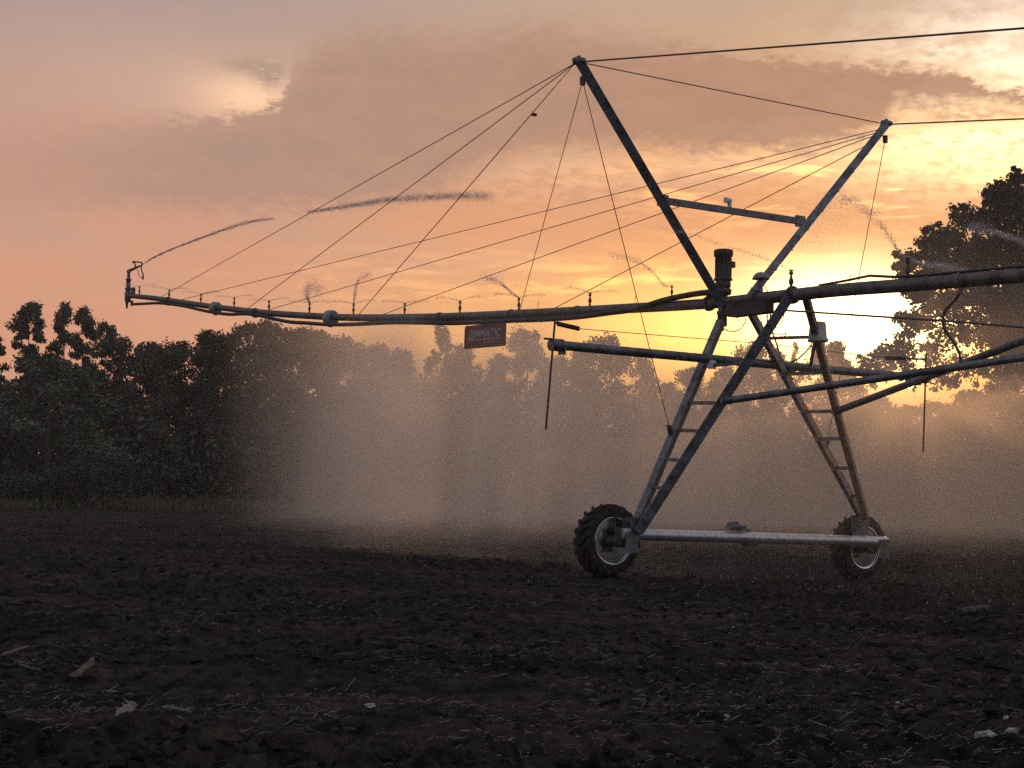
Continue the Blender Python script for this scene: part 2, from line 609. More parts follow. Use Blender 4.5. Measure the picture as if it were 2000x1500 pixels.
    edge_x = m('ADD', m('SUBTRACT', top, E), rag)
    crisp = m('MAXIMUM', gauss(470, 205, 150, 55), smooth(A, 3.5, 9))
    hard_t = m('ADD', m('MULTIPLY', smooth(edge_x, -.16, .40), crisp), m('MULTIPLY', smooth(edge_x, -.75, 1.25), m('SUBTRACT', 1.0, crisp)))
    bank = m('MULTIPLY', soft_b, hard_t)
    fade_l = smooth(A, -19, -10)
    bank = m('MULTIPLY', bank, m('ADD', .30, m('MULTIPLY', fade_l, .66)))
    cl = mixc(smooth(A, -12, 10), srgb(168, 135, 120), srgb(170, 128, 106))
    cl = mixc(m('MULTIPLY', smooth(n_med, .35, .7), .45), cl, srgb(188, 145, 122))
    sky = mixc(bank, sky, cl)
    # small wisp in front of the gap and upper-right scud
    wisp = m('MULTIPLY', m('ADD', gauss(482, 126, 42, 13), gauss(530, 146, 24, 22)), smooth(n_edge, .30, .52))
    sky = mixc(m('MULTIPLY', wisp, 1.0), sky, srgb(176, 148, 130))
    scud = m('MULTIPLY', gauss(1800, 105, 120, 16), smooth(n_fine, .42, .62))
    sky = mixc(m('MULTIPLY', scud, .75), sky, srgb(205, 170, 135))
    low = m('MULTIPLY', gauss(1880, 225, 120, 14), smooth(n_fine, .35, .55))
    sky = mixc(m('MULTIPLY', low, .8), sky, srgb(206, 152, 108))

    # sky turned away from the sunset: dull blue-grey
    away = smooth(m('ABSOLUTE', A), 35, 120)
    sky = mixc(away, sky, (.29, .325, .40, 1))
    high = smooth(E, 28, 60)
    sky = mixc(m('MULTIPLY', high, .8), sky, (.33, .345, .39, 1))
    below = smooth(E, -6, -1)
    sky = mixc(below, (.05, .04, .035, 1), sky)
    # the sun's own disc, low in the trees
    disc = smooth(gauss(1776, 744, 14, 14), .5, .75)
    sky = add(sky, disc, (1.0, .60, .22), 16)

    nish = nn(nt, 'ShaderNodeTexSky', sky_type='NISHITA')
    nish.sun_disc = False
    nish.sun_elevation = SUN_EL
    nish.sun_rotation = SUN_AZ
    nish.dust_density = 3
    b1 = nn(nt, 'ShaderNodeBackground'); b1.inputs['Strength'].default_value = 1.0
    L(sky, b1.inputs[0])
    b2 = nn(nt, 'ShaderNodeBackground'); b2.inputs['Strength'].default_value = .002
    L(nish.outputs[0], b2.inputs[0])
    ad = nn(nt, 'ShaderNodeAddShader')
    L(b1.outputs[0], ad.inputs[0]); L(b2.outputs[0], ad.inputs[1])
    L(ad.outputs[0], out.inputs['Surface'])
    w.cycles.sampling_method = 'MANUAL'
    w.cycles.sample_map_resolution = 1024


build_world()
sl = bpy.data.lights.new('sun', 'SUN')
sl.energy = 2.0
sl.angle = R(.53)
sl.color = (1, .55, .25)
sun_o = bpy.data.objects.new('sun', sl)
COL.objects.link(sun_o)
sd = Vector((math.sin(SUN_AZ) * math.cos(SUN_EL), math.cos(SUN_AZ) * math.cos(SUN_EL), math.sin(SUN_EL)))
sun_o.rotation_euler = sd.to_track_quat('Z', 'Y').to_euler()
sun_o.location = sd * 60

# ------------------------------------------------------------------ the field
def build_field():
    rr = [1.2]
    while rr[-1] < 3500:
        r = rr[-1]
        k = 1.0034 if 6.3 < r < 90 else (1.006 if 90 <= r < 150 else 1.06)
        rr.append(r * k)
    rr = np.array(rr)
    fine = np.arange(R(-24), R(24), .00118)
    th = np.concatenate([np.arange(R(-180), R(-24) - .03, R(3)), fine, np.arange(R(24) + .02, R(180) - .02, R(3))])
    rg, tg = np.meshgrid(rr, th, indexing='ij')
    x, y = rg * np.sin(tg), rg * np.cos(tg)
    z = ground_z(x, y)
    fade = np.clip((260 - rg) / 160, 0, 1)
    z = z + ground_fine(x, y) * fade
    nr, nt_ = x.shape
    v = np.stack([x, y, z], -1).reshape(-1, 3)
    i = np.arange(nr - 1)[:, None] * nt_
    j = np.arange(nt_)[None]
    j2 = (j + 1) % nt_
    f = np.stack([i + j, i + j2, i + nt_ + j2, i + nt_ + j], -1).reshape(-1, 4)[:, ::-1]
    c = len(v)
    me = np_mesh('ground', v, f, SOIL_M, True)
    o = link('ground', me, kind='structure', label='dark ploughed soil of the field', category='ground')


build_field()


def ground_at(x, y):
    return float(ground_z(x, y) + ground_fine(np.array([x]), np.array([y]))[0])


def scatter_field(n, near=6.8, far=75, power=1.0, half=.36):
    """points over the visible part of the field, denser close by"""
    t = rng.random(n) ** power
    y = near * (far / near) ** t
    x = (rng.random(n) * 2 - 1) * (y * half + .8)
    return x, y


def build_clods():
    n = 17000
    x, y = scatter_field(n, 6.6, 70, 1.1)
    keep = vnoise(x * .5, y * .7, 77) > .33
    x, y = x[keep], y[keep]
    n = len(x)
    z = ground_z(x, y) + ground_fine(x, y)
    r = .012 + .035 * rng.random(n) ** 3 + .0007 * y * rng.random(n)
    c = np.stack([x, y, z + r * .1], -1)
    # 12-vertex lumps
    ph = (1 + 5 ** .5) / 2
    iv = np.array([(-1, ph, 0), (1, ph, 0), (-1, -ph, 0), (1, -ph, 0), (0, -1, ph), (0, 1, ph), (0, -1, -ph), (0, 1, -ph), (ph, 0, -1), (ph, 0, 1), (-ph, 0, -1), (-ph, 0, 1)]) / 1.9
    ifc = np.array([(0, 11, 5), (0, 5, 1), (0, 1, 7), (0, 7, 10), (0, 10, 11), (1, 5, 9), (5, 11, 4), (11, 10, 2), (10, 7, 6), (7, 1, 8), (3, 9, 4), (3, 4, 2), (3, 2, 6), (3, 6, 8), (3, 8, 9), (4, 9, 5), (2, 4, 11), (6, 2, 10), (8, 6, 7), (9, 8, 1)])
    v = iv[None] * r[:, None, None] * (1 + .7 * (rng.random((n, 12, 1)) - .5)) * (np.array([1.2, 1.2, .8]) * (.7 + .6 * rng.random((n, 1, 3))))
    a = rng.random(n) * 6.283
    ca, sa = np.cos(a)[:, None], np.sin(a)[:, None]
    vx = v[..., 0] * ca - v[..., 1] * sa
    vy = v[..., 0] * sa + v[..., 1] * ca
    v = np.stack([vx, vy, v[..., 2]], -1) + c[:, None]
    f = ifc[None] + 12 * np.arange(n)[:, None, None]
    link('soil_clods', np_mesh('soil_clods', v.reshape(-1, 3), f.reshape(-1, 3), CLOD_M), kind='stuff', label='loose clods of dark soil scattered over the field', category='soil')


build_clods()


def build_straw():
    n = 34000
    x, y = scatter_field(n, 6.8, 60, 1.05)
    patch = vnoise(x * .45, y * .8, 91) * .6 + vnoise(x * 1.7, y * 2.2, 92) * .4
    keep = patch > .46 + .22 * rng.random(n)
    x, y = x[keep], y[keep]
    n = len(x)
    ln = .012 + .09 * rng.random(n) ** 3
    a = rng.normal(0, .8, n)
    up = rng.normal(.10, .28, n)
    d = np.stack([np.cos(a) * np.cos(up), np.sin(a) * np.cos(up), np.sin(up)], -1)
    bend = np.stack([rng.normal(0, .15, n), rng.normal(0, .15, n), rng.normal(-.05, .15, n)], -1) * ln[:, None]
    z = ground_z(x, y) + ground_fine(x, y) + .012
    p0 = np.stack([x, y, z], -1)
    p1 = p0 + d * ln[:, None] * .5 + bend * .3
    p2 = p0 + d * ln[:, None] + bend
    w = (.0010 + .0022 * rng.random(n) ** 2 + .00006 * y)[:, None]
    sd_ = np.cross(d, np.array([0, -.6, 1.0])); sd_ /= np.linalg.norm(sd_, axis=1, keepdims=True) + 1e-9
    nv = np.cross(d, sd_)
    V, Fc = [], []
    o = 0
    rings = []
    for p, s in ((p0, 1), (p1, 1), (p2, .6)):
        rings.append(np.stack([p + sd_ * w * s, p - sd_ * w * s * .5 + nv * w * s * .8, p - sd_ * w * s * .5 - nv * w * s * .8], 1))
    v = np.concatenate(rings, 1)          # n,9,3
    fl = []
    for a_ in range(2):
        for k in range(3):
            k2 = (k + 1) % 3
            fl.append((a_ * 3 + k, a_ * 3 + k2, a_ * 3 + 3 + k2, a_ * 3 + 3 + k))
    f = np.array(fl)[None] + 9 * np.arange(n)[:, None, None]
    link('straw', np_mesh('straw', v.reshape(-1, 3), f.reshape(-1, 4), STRAW_M), kind='stuff', label='broken dry straw and stalks strewn over the soil', category='straw')


build_straw()


# ------------------------------------------------------------------ debris lying on the soil
def stick(name, ends, rad, mat, label, cat, group=None, lumps=.2, flat=.8):
    P0, P1 = [on_ground(*e) for e in ends]
    n = 14
    pts, rs = [], []
    rnd = random.Random(int(ends[0][0] * 7 + ends[0][1]))
    side = (P1 - P0).cross(Vector((0, 0, 1))).normalized()
    bow = rnd.uniform(-.04, .04) * (P1 - P0).length
    for i in range(n):
        t = i / (n - 1)
        p = P0.lerp(P1, t)
        p += side * (bow * 4 * t * (1 - t) + rnd.uniform(-1, 1) * rad * .25)
        pts.append(p)
        rs.append(rad * (1 + rnd.uniform(-lumps, lumps)) * (.9 - .5 * abs(t - .4)) * (.45 if i in (0, n - 1) else 1))
    a = max(ground_at(pts[k].x, pts[k].y) for k in range(0, 5))
    b = max(ground_at(pts[k].x, pts[k].y) for k in range(n - 5, n))
    for i, p in enumerate(pts):
        p.z = a + (b - a) * i / (n - 1) + rad * .7 + rnd.uniform(0, .2) * rad
    mb = MB().tube(pts, rs, 9, smooth=False)
    for v in mb.v:                       # splintered, uneven surface
        v += Vector((rnd.uniform(-1, 1), rnd.uniform(-1, 1), rnd.uniform(-1, 1))) * rad * .22
    for k in range(3):                   # side splinters
        q0 = pts[rnd.randrange(2, n - 2)]
        d = (P1 - P0).normalized() * rnd.choice((-1, 1)) + side * rnd.uniform(-.8, .8) + Vector((0, 0, rnd.uniform(.1, .5)))
        mb.tube([q0, q0 + d * rad * 1.6, q0 + d * rad * 3.2], [rad * .35, rad * .2, rad * .05], 5, smooth=False)
    c = sum(pts, Vector()) / n
    return link(name, mb.mesh(name, mat, c), None, c, label=label, category=cat, group=group)


def lump(name, px, py, size, mat, label, cat, seed, squash=(1.3, .8, .6), group=None):
    P = on_ground(px, py)
    P.z = max(ground_at(P.x + i * size * .5, P.y + j * size * .5) for i in (-1, 0, 1) for j in (-1, 0, 1))
    rnd = random.Random(seed)
    mb = MB().ball((0, 0, 0), size, squash, 16, 11)
    pl = [(Vector((rnd.gauss(0, 1), rnd.gauss(0, 1), rnd.gauss(0, 1))).normalized(), rnd.uniform(.35, .75)) for _ in range(9)]
    for v in mb.v:                       # chip flat faces off, then roughen
        for nrm, lim in pl:
            d = v.dot(nrm) / size - lim
            if d > 0:
                v -= nrm * d * size * .9
        v *= 1 + rnd.uniform(-.10, .10)
        v.z += size * squash[2] * .25
    mb.s = [False] * len(mb.s)
    o = link(name, mb.mesh(name, mat), None, P, label=label, category=cat, group=group)
    o.rotation_euler = (0, 0, rnd.uniform(0, 3))
    return o


stick('branch', [(2, 1298), (55, 1291)], .014, WOOD_M, 'thin pale stick lying level at the left border of the photo', 'stick')
stick('plank', [(136, 1349), (180, 1312)], .030, WOODD_M, 'grey splintered board slanting up to the right in the left foreground', 'wood')
stick('branch', [(30, 1322), (80, 1334)], .012, WOODD_M, 'dull brown stick beside the grey splintered board', 'stick')
stick('wood_chunk', [(232, 1436), (266, 1408)], .034, WOOD_M, 'stubby pale broken chunk of wood at bottom left', 'wood')
stick('branch', [(317, 1417), (374, 1420)], .016, WOOD_M, 'pale stick lying level right of the stubby wood chunk', 'stick')
stick('log', [(1866, 1198), (1932, 1197)], .055, WOODD_M, 'short dark log lying right of the far wheel', 'log')
stick('branch', [(1602, 1329), (1632, 1325)], .016, WOOD_M, 'short pale splinter of wood below the far wheel', 'stick')
stick('branch', [(1945, 1402), (2000, 1406)], .012, WOODD_M, 'thin dark stick at the right border above the white rocks', 'stick')
stick('branch', [(560, 1363), (572, 1374)], .010, WOOD_M, 'tiny grey twig in the middle of the left foreground', 'stick')
stick('branch', [(650, 1307), (790, 1302)], .010, WOODD_M, 'long low dark twig in the centre foreground', 'stick')
lump('husk', 724, 1387, .035, CHIP_M, 'small whitish curled husk alone in the centre left foreground', 'husk', 3, (1.5, .7, .5))
lump('chip', 1435, 1246, .035, CHIP_M, 'white flat chip between the two wheels nearest the camera side', 'chip', 4, (1.6, .6, .35))
lump('chip', 1700, 1196, .055, CHIP_M, 'white scrap just below the far wheel', 'chip', 5, (1.2, .7, .5))
lump('chip', 1360, 1415, .020, CHIP_M, 'small square white chip left of its twin in the bottom centre', 'chip', 6, (1, .8, .7))
lump('chip', 1419, 1418, .026, CHIP_M, 'small long white chip right of its twin in the bottom centre', 'chip', 7, (1.8, .6, .4))
lump('chip', 1556, 1331, .026, CHIP_M, 'pale chip left of the short pale splinter', 'chip', 8, (1.3, .8, .6))
lump('chip', 1753, 1382, .028, CHIP_M, 'pale pebble like chip in the right foreground', 'chip', 9, (1.2, .9, .6))
lump('chip', 1754, 1453, .024, CHIP_M, 'white chip left of the pale rocks at bottom right', 'chip', 10, (1.1, .8, .7))
lump('rock', 1918, 1466, .085, surf('pale_chalk', (.06, .055, .05), (.50, .48, .47), .85, 0, 18, bump=.01, bscale=30), 'crumbly pale rock, larger of two at the bottom right corner', 'rock', 11, (1.9, 1.0, .42))
lump('rock', 1978, 1472, .06, bpy.data.materials['pale_chalk'], 'flat pale rock, smaller of two at the bottom right corner', 'rock', 12, (2.3, .7, .3))
lump('chip', 1965, 1432, .022, CHIP_M, 'tiny white chip above the flat pale rock', 'chip', 13, (1.3, .7, .6))
lump('chip', 1818, 1320, .022, CHIP_M, 'tiny pale chip between the dark log and the pale rocks', 'chip', 14, (1.3, .7, .6))

# ------------------------------------------------------------------ the centre-pivot irrigator
ALPHA = R(34.5)
p_ = Vector((-math.sin(ALPHA), math.cos(ALPHA), 0))      # along the pipe, outward
q_ = Vector((math.cos(ALPHA), math.sin(ALPHA), 0))       # wheel-track direction
Zv = Vector((0, 0, 1))
TD = 27.0
T0 = at_depth(1435, 977, TD); T0.z = 0
T0.z = float(ground_z(T0.x, T0.y))


def PP(px, py, off=0.0):        # point on the pipe's vertical plane (shifted off metres along q)
    return on_plane(px, py, T0 + q_ * off, q_)


def TP(px, py, off=0.0):        # point on the tower's vertical plane (shifted along p)
    return on_plane(px, py, T0 + p_ * off, p_)


root = bpy.data.objects.new('irrigation_machine', None)
COL.objects.link(root)
root.location = T0
root.empty_display_size = .5
root['label'] = 'galvanised centre pivot irrigation machine on two wheels spraying the field'
root['category'] = 'irrigation machine'


def part(name, mb, mat, parent=root, label=None):
    return link(name, mb.mesh(name, mat, T0), parent, (0, 0, 0), label=label)


PIPE = [(246, 577), (300, 582), (360, 591), (421, 600), (525, 612), (646, 619.5), (720, 621), (790, 620.5), (880, 619), (950, 616), (1020, 613), (1100, 609), (1240, 601.5), (1330, 597), (1400, 592.5), (1470, 585), (1540, 577), (1640, 566), (1773, 557), (1880, 548), (2000, 537.5), (2150, 524), (2350, 510), (2700, 492), (3300, 480)]
_px = np.array([a for a, b in PIPE], float); _py = np.array([b for a, b in PIPE], float)


def pipe_y(px):
    return float(np.interp(px, _px, _py))


def pipe_r(px):
    return float(np.interp(px, [246, 640, 1400, 1480, 3300], [.076, .086, .096, .106, .106]))


def pipe_pts(a, b, n):
    # points evenly spaced along the pipe between photo columns
    d0, d1 = (PP(a, pipe_y(a)) - T0).dot(p_), (PP(b, pipe_y(b)) - T0).dot(p_)
    xs = np.linspace(a, b, 240)
    ss = np.array([(PP(x, pipe_y(x)) - T0).dot(p_) for x in xs])
    out = []
    for s in np.linspace(d0, d1, n):
        x = float(np.interp(s, ss[::-1] if ss[0] > ss[-1] else ss, xs[::-1] if ss[0] > ss[-1] else xs))
        out.append((x, PP(x, pipe_y(x))))
    # smooth the heights
    zs = np.array([p.z for _, p in out])
    for _ in range(4):
        zs[1:-1] = .25 * zs[:-2] + .5 * zs[1:-1] + .25 * zs[2:]
    for (x, p), z in zip(out, zs):
        p.z = z
    return out


pa = pipe_pts(250, 1440, 60)
pb = pipe_pts(1440, 3200, 50)
part('overhang_pipe', MB().tube([p for _, p in pa], [pipe_r(x) for x, _ in pa], 18), GALV_PIPE)
part('span_pipe', MB().tube([p for _, p in pb], [pipe_r(x) for x, _ in pb], 20), GALV_PIPE)


def pipe_at(px):
    allp = pa + pb[1:]
    xs = [x for x, _ in allp]
    z = float(np.interp(px, xs, [p.z for _, p in allp]))
    P = PP(px, pipe_y(px)); P.z = z
    return P


# flanges where pipe lengths are bolted together
for fx in (1385, 1478, 1548):
    P = pipe_at(fx)
    t = (pipe_at(fx + 5) - pipe_at(fx - 5)).normalized()
    r = pipe_r(fx)
    mb = MB().lathe(P - t * .025, t, [(0, r * 1.02), (0, r * 1.42), (.05, r * 1.42), (.05, r * 1.02)], 20, False)
    for k in range(8):
        an = k * math.pi / 4
        c = P + (Zv * math.cos(an) + q_ * math.sin(an)) * r * 1.22
        mb.tube([c - t * .05, c + t * .05], .012, 6)
    part('flange', mb, GALV_PIPE)
# drum clamps round the overhang
for fx, py, rr in ((421, 601, .17), (646, 621, .19)):
    P = pipe_at(fx)
    t = (pipe_at(fx + 5) - pipe_at(fx - 5)).normalized()
    P = P - Zv * .02
    mb = MB().lathe(P - t * .12, t, [(0, .10), (0, rr * .92), (.02, rr), (.22, rr), (.24, rr * .92), (.24, .10)], 24, True)
    mb.box(P - Zv * rr, q_ * .03, Zv * .05, t * .06)
    part('drum_clamp', mb, CLAMP_M)

# power cable strapped along the top of the span, lifting off near the tower
cab = []
for x in range(1650, 3101, 50):
    P = pipe_at(x)
    lift = .02 + .06 * max(0, 1 - abs(x - 1700) / 60)
    cab.append(P + Zv * (pipe_r(x) + lift) - q_ * .02)
part('power_cable', MB().tube([pipe_at(1600) + Zv * .11] + cab, .022, 8), BLACK_M)

# black hose slung under the overhang, from end gun to booster pump
hz = [(262, 594), (285, 593), (310, 592), (332, 594), (360, 598), (395, 606), (421, 611), (450, 614), (480, 613), (510, 617), (560, 628), (600, 631), (646, 634), (700, 633), (760, 630), (820, 630), (880, 631), (940, 629), (1000, 626), (1060, 624), (1130, 619), (1190, 611), (1240, 604), (1290, 588), (1330, 579), (1365, 573), (1396, 570)]
hp = []
for i, (x, y) in enumerate(hz):
    hp.append(PP(x, y, -.11))
def spline(pts, k=4):
    out = []
    n = len(pts)
    for i in range(n - 1):
        a, b, c, d = pts[max(i - 1, 0)], pts[i], pts[i + 1], pts[min(i + 2, n - 1)]
        for j in range(k):
            t = j / k
            out.append(.5 * ((2 * b) + (c - a) * t + (2 * a - 5 * b + 4 * c - d) * t * t + (3 * b - a - 3 * c + d) * t ** 3))
    out.append(pts[-1])
    return out
hs = spline(hp)
part('hose', MB().tube(hs, [.055 - .012 * (1 - i / len(hs)) for i in range(len(hs))], 10), BLACK_M)
# bands that tie the hose to the pipe
for x in (330, 500, 860, 1000, 1130):
    P = pipe_at(x) - Zv * .03 - q_ * .02
    t = (pipe_at(x + 5) - pipe_at(x - 5)).normalized()
    part('hose_strap', MB().lathe(P - t * .02, t, [(0, .05), (0, .135), (.04, .135), (.04, .05)], 18), CABLE_M)

# ---- sprinklers (one mesh, copied)
sp = MB()
sp.lathe((0, 0, -.03), Zv, [(0, .022), (.08, .018), (.10, .030), (.13, .034), (.16, .024), (.19, .014), (.215, .016), (.22, .030), (.245, .028), (.25, .010), (.262, .032), (.272, .030)], 12)
sp_me = sp.mesh('sprinkler', BROWN_M)
NOZ = [272, 330, 392, 457, 525, 604, 690, 790, 898, 1013, 1152, 1545, 1773, 2046]
noz_top = {}
sp0 = None
for i, x in enumerate(NOZ):
    P = pipe_at(x) + Zv * (pipe_r(x) - .005)
    sc = 1.05 if x < 1500 else 1.3
    if sp0 is None:
        o = sp0 = link('sprinkler', sp_me, root)
    else:
        o = sp0.copy(); COL.objects.link(o); o.parent = root
    o.location = P - T0
    o.scale = (sc, sc, sc)
    o['group'] = 'sprinklers standing on the pipe'
    noz_top[x] = P + Zv * .245 * sc
P = PP(1312, 582, -.11) + Zv * .03
o = sp0.copy(); COL.objects.link(o); o.parent = root; o.location = P - T0; o.scale = (.8, .8, .8)
noz_top[1312] = P + Zv * .2

# ---- end gun
E0 = pipe_at(250)
g = MB()
g.lathe(E0 - Zv * .22, Zv, [(0, .06), (.05, .10), (.30, .11), (.36, .085), (.40, .085), (.42, .11), (.45, .11), (.47, .075), (.70, .07), (.72, .10), (.75, .10), (.76, .055), (.92, .05), (1.02, .075), (1.06, .03)], 16)
g.tube([E0 - Zv * .2 - q_ * .03, E0 - Zv * .42 - q_ * .02], [.055, .03], 8)
g.tube([E0 - Zv * .15 + q_ * .14, E0 - Zv * .32 + q_ * .14], [.05, .045], 8)
g.box(E0 + q_ * .17 + Zv * .12, q_ * .05, Zv * .16, p_ * .05)
gun = part('end_gun', g, GALV_PIPE)
XI = Vector((1, 0, 0))
B0 = E0 + Zv * .80
bar_dir = (XI * .9 + Zv * .42).normalized()
b = MB()
b.tube([B0 - bar_dir * .05, B0 + bar_dir * .15, B0 + bar_dir * .42], [.05, .045, .026], 10)
part('barrel', b, DARK_M, gun)
a = MB()
m0 = B0 + bar_dir * .24
a.tube([m0, m0 - XI * .04 + Zv * .14, m0 - XI * .10 + Zv * .20], [.03, .02, .045], 8)
a.tube([m0 - XI * .08 + Zv * .2, m0 + XI * .18 + Zv * .18, m0 + XI * .2 + Zv * .12], [.025, .022, .035], 8)
a.tube([m0 + XI * .2 + Zv * .14, m0 + XI * .17 - Zv * .02, m0 + XI * .24 - Zv * .22, m0 + XI * .26 - Zv * .33], [.022, .02, .022, .03], 8)
a.tube([m0 + XI * .06 - Zv * .04, m0 + XI * .10 - Zv * .22, m0 + XI * .16 - Zv * .30, m0 + XI * .25 - Zv * .33], .011, 6)
a.box(m0 + XI * .25 - Zv * .33, XI * .035, Zv * .03, Vector((0, .05, 0)))
part('swing_arm', a, DARK_M, gun)
gun_mouth = B0 + bar_dir * .43

# ---- masts, cross bar
def angle(w, t):
    return [(-w * .5, -w * .5), (w * .5, -w * .5), (w * .5, -w * .5 + t), (-w * .5 + t, -w * .5 + t), (-w * .5 + t, w * .5), (-w * .5, w * .5)]


def leg_bar(name, P0, P1, w, label=None, up=None, bolts=0, parent=root, mat=GALV):
    mb = MB()
    t = (P1 - P0).normalized()
    up = up or (-p_)
    mb.bar(P0, P1, angle(w, .022), up)
    u = (up - t * up.dot(t)).normalized(); s = t.cross(u)
    for k in range(bolts):
        c = P0.lerp(P1, (k + .5) / bolts) - s * (w * .5) 
        c2 = P0.lerp(P1, (k + .5) / bolts) + u * (-w * .5)
        mb.tube([c2 - u * .012 , c2 + u * .03], .014, 6)
        mb.tube([c - s * .012, c + s * .03], .014, 6)
    return part(name, mb, mat, parent, label)


def facing(P0, P1, turn=45):
    """up-vector that turns an angle iron's outer corner toward a side"""
    t = (P1 - P0).normalized()
    base = (-p_ - t * (-p_).dot(t)).normalized()
    return Matrix.Rotation(R(turn), 3, t) @ base


ML0, ML1 = TP(1408, 592), TP(1131, 121)
MR0, MR1 = TP(1462, 583), TP(1731, 243)
leg_bar('mast', ML0, ML1, .155, up=facing(ML0, ML1, 150), bolts=9)
leg_bar('mast', MR0, MR1, .145, up=facing(MR0, MR1, 150), bolts=9)
for Pm in (ML1, MR1):
    mb = MB()
    mb.box(Pm + Zv * .02, q_ * .10, Zv * .05, p_ * .05, .02)
    mb.tube([Pm - p_ * .14, Pm + p_ * .14], .028, 8)
    mb.tube([Pm - q_ * .13 + Zv * .02, Pm + q_ * .13 + Zv * .02], .022, 8)
    mb.tube([Pm + Zv * .02, Pm + Zv * .10], .03, 8)
    part('mast_head', mb, GALV)
CB0, CB1 = TP(1290, 391), TP(1567, 433)
mb = MB().bar(CB0, CB1, [(-.035, -.055), (.035, -.055), (.035, .055), (-.035, .055)], Zv)
t = (CB1 - CB0)
for k in range(6):
    c = CB0 + t * ((k + .5) / 6)
    mb.tube([c - p_ * .05, c + p_ * .05], .016, 6)
part('cross_bar', mb, GALV)
for Pm, dx in ((CB0, 1), (CB1, -1)):
    part('gusset', MB().box(Pm + q_ * (.05 * dx), q_ * .11, Zv * .10, p_ * .02), GALV)
# little white sensor on the cross bar
mb = MB()
C0 = TP(1425, 409)
mb.tube([C0, TP(1425, 393), TP(1422, 391)], [.036, .036, .04], 10)
mb.tube([TP(1427, 392), TP(1417, 391)], [.04, .055], 12)
part('sensor', mb, WHITE_M)

# ---- legs and ladders
BL, BR = TP(1214, 1043), TP(1729, 1058)
off = .10
L1a, L1b = PP(1537, 580, -off), TP(1243, 1038, -.10)
L2a, L2b = PP(1408, 628, -off), TP(1247, 1012, .10)
R1a, R1b = PP(1456, 600, off), TP(1680, 1012, .10)
R2a, R2b = PP(1574, 580, off), TP(1691, 1012, -.08)
L2b = L2b - (L2a - L2b).normalized() * .18
leg_bar('leg', L1b, L1a, .175, up=facing(L1b, L1a, 170), bolts=12)
leg_bar('leg', L2b, L2a, .125, up=facing(L2b, L2a, 110), bolts=8)
leg_bar('leg', R1b, R1a, .165, up=facing(R1b, R1a, 200), bolts=10)
leg_bar('leg', R2b, R2a, .11, up=facing(R2b, R2a, 110), bolts=8)


def proj(P):
    d = P - CAM
    k = F / d.dot(f_)
    return 1000 + d.dot(r_) * k, 750 - d.dot(u_) * k


def at_row(A, B, py):
    lo, hi = 0.0, 1.0
    ya, yb = proj(A)[1], proj(B)[1]
    for _ in range(40):
        m = (lo + hi) / 2
        y = proj(A.lerp(B, m))[1]
        if (y > py) == (ya > yb):
            lo = m
        else:
            hi = m
    return A.lerp(B, lo)


rung_prof = [(-.016, -.030), (.016, -.030), (.016, .030), (-.016, .030)]
for ya, yb in ((716, 708), (787, 787), (840, 842), (897, 899), (951, 954)):
    a, b = at_row(L2b, L2a, ya), at_row(L1b, L1a, yb)
    d = (b - a).normalized()
    part('rung', MB().bar(a - d * .03, b + d * (.17 if ya == 787 else .09), rung_prof, Zv), GALV)
for ya, yb in ((731, 727), (804, 803), (858, 856), (915, 914), (970, 970)):
    a, b = at_row(R1b, R1a, ya), at_row(R2b, R2a, yb)
    d = (b - a).normalized()
    part('rung', MB().bar(a - d * .05, b + d * .04, rung_prof, Zv), GALV)

# ---- base beam, wheels, gearboxes, motor
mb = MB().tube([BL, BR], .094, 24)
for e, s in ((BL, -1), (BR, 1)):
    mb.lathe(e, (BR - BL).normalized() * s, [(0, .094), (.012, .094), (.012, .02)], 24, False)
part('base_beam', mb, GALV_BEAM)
bd = (BR - BL).normalized()
for Pc in (TP(1242, 1040, -.09), TP(1688, 1034, -.06)):
    mb = MB().box(Pc + Zv * .07, q_ * .10, Zv * .17, p_ * .012)
    mb.box(Pc + Zv * .07 + p_ * .2, q_ * .10, Zv * .17, p_ * .012)
    part('leg_plate', mb, GALV)

TYRE_R, TYRE_W = .578, .36


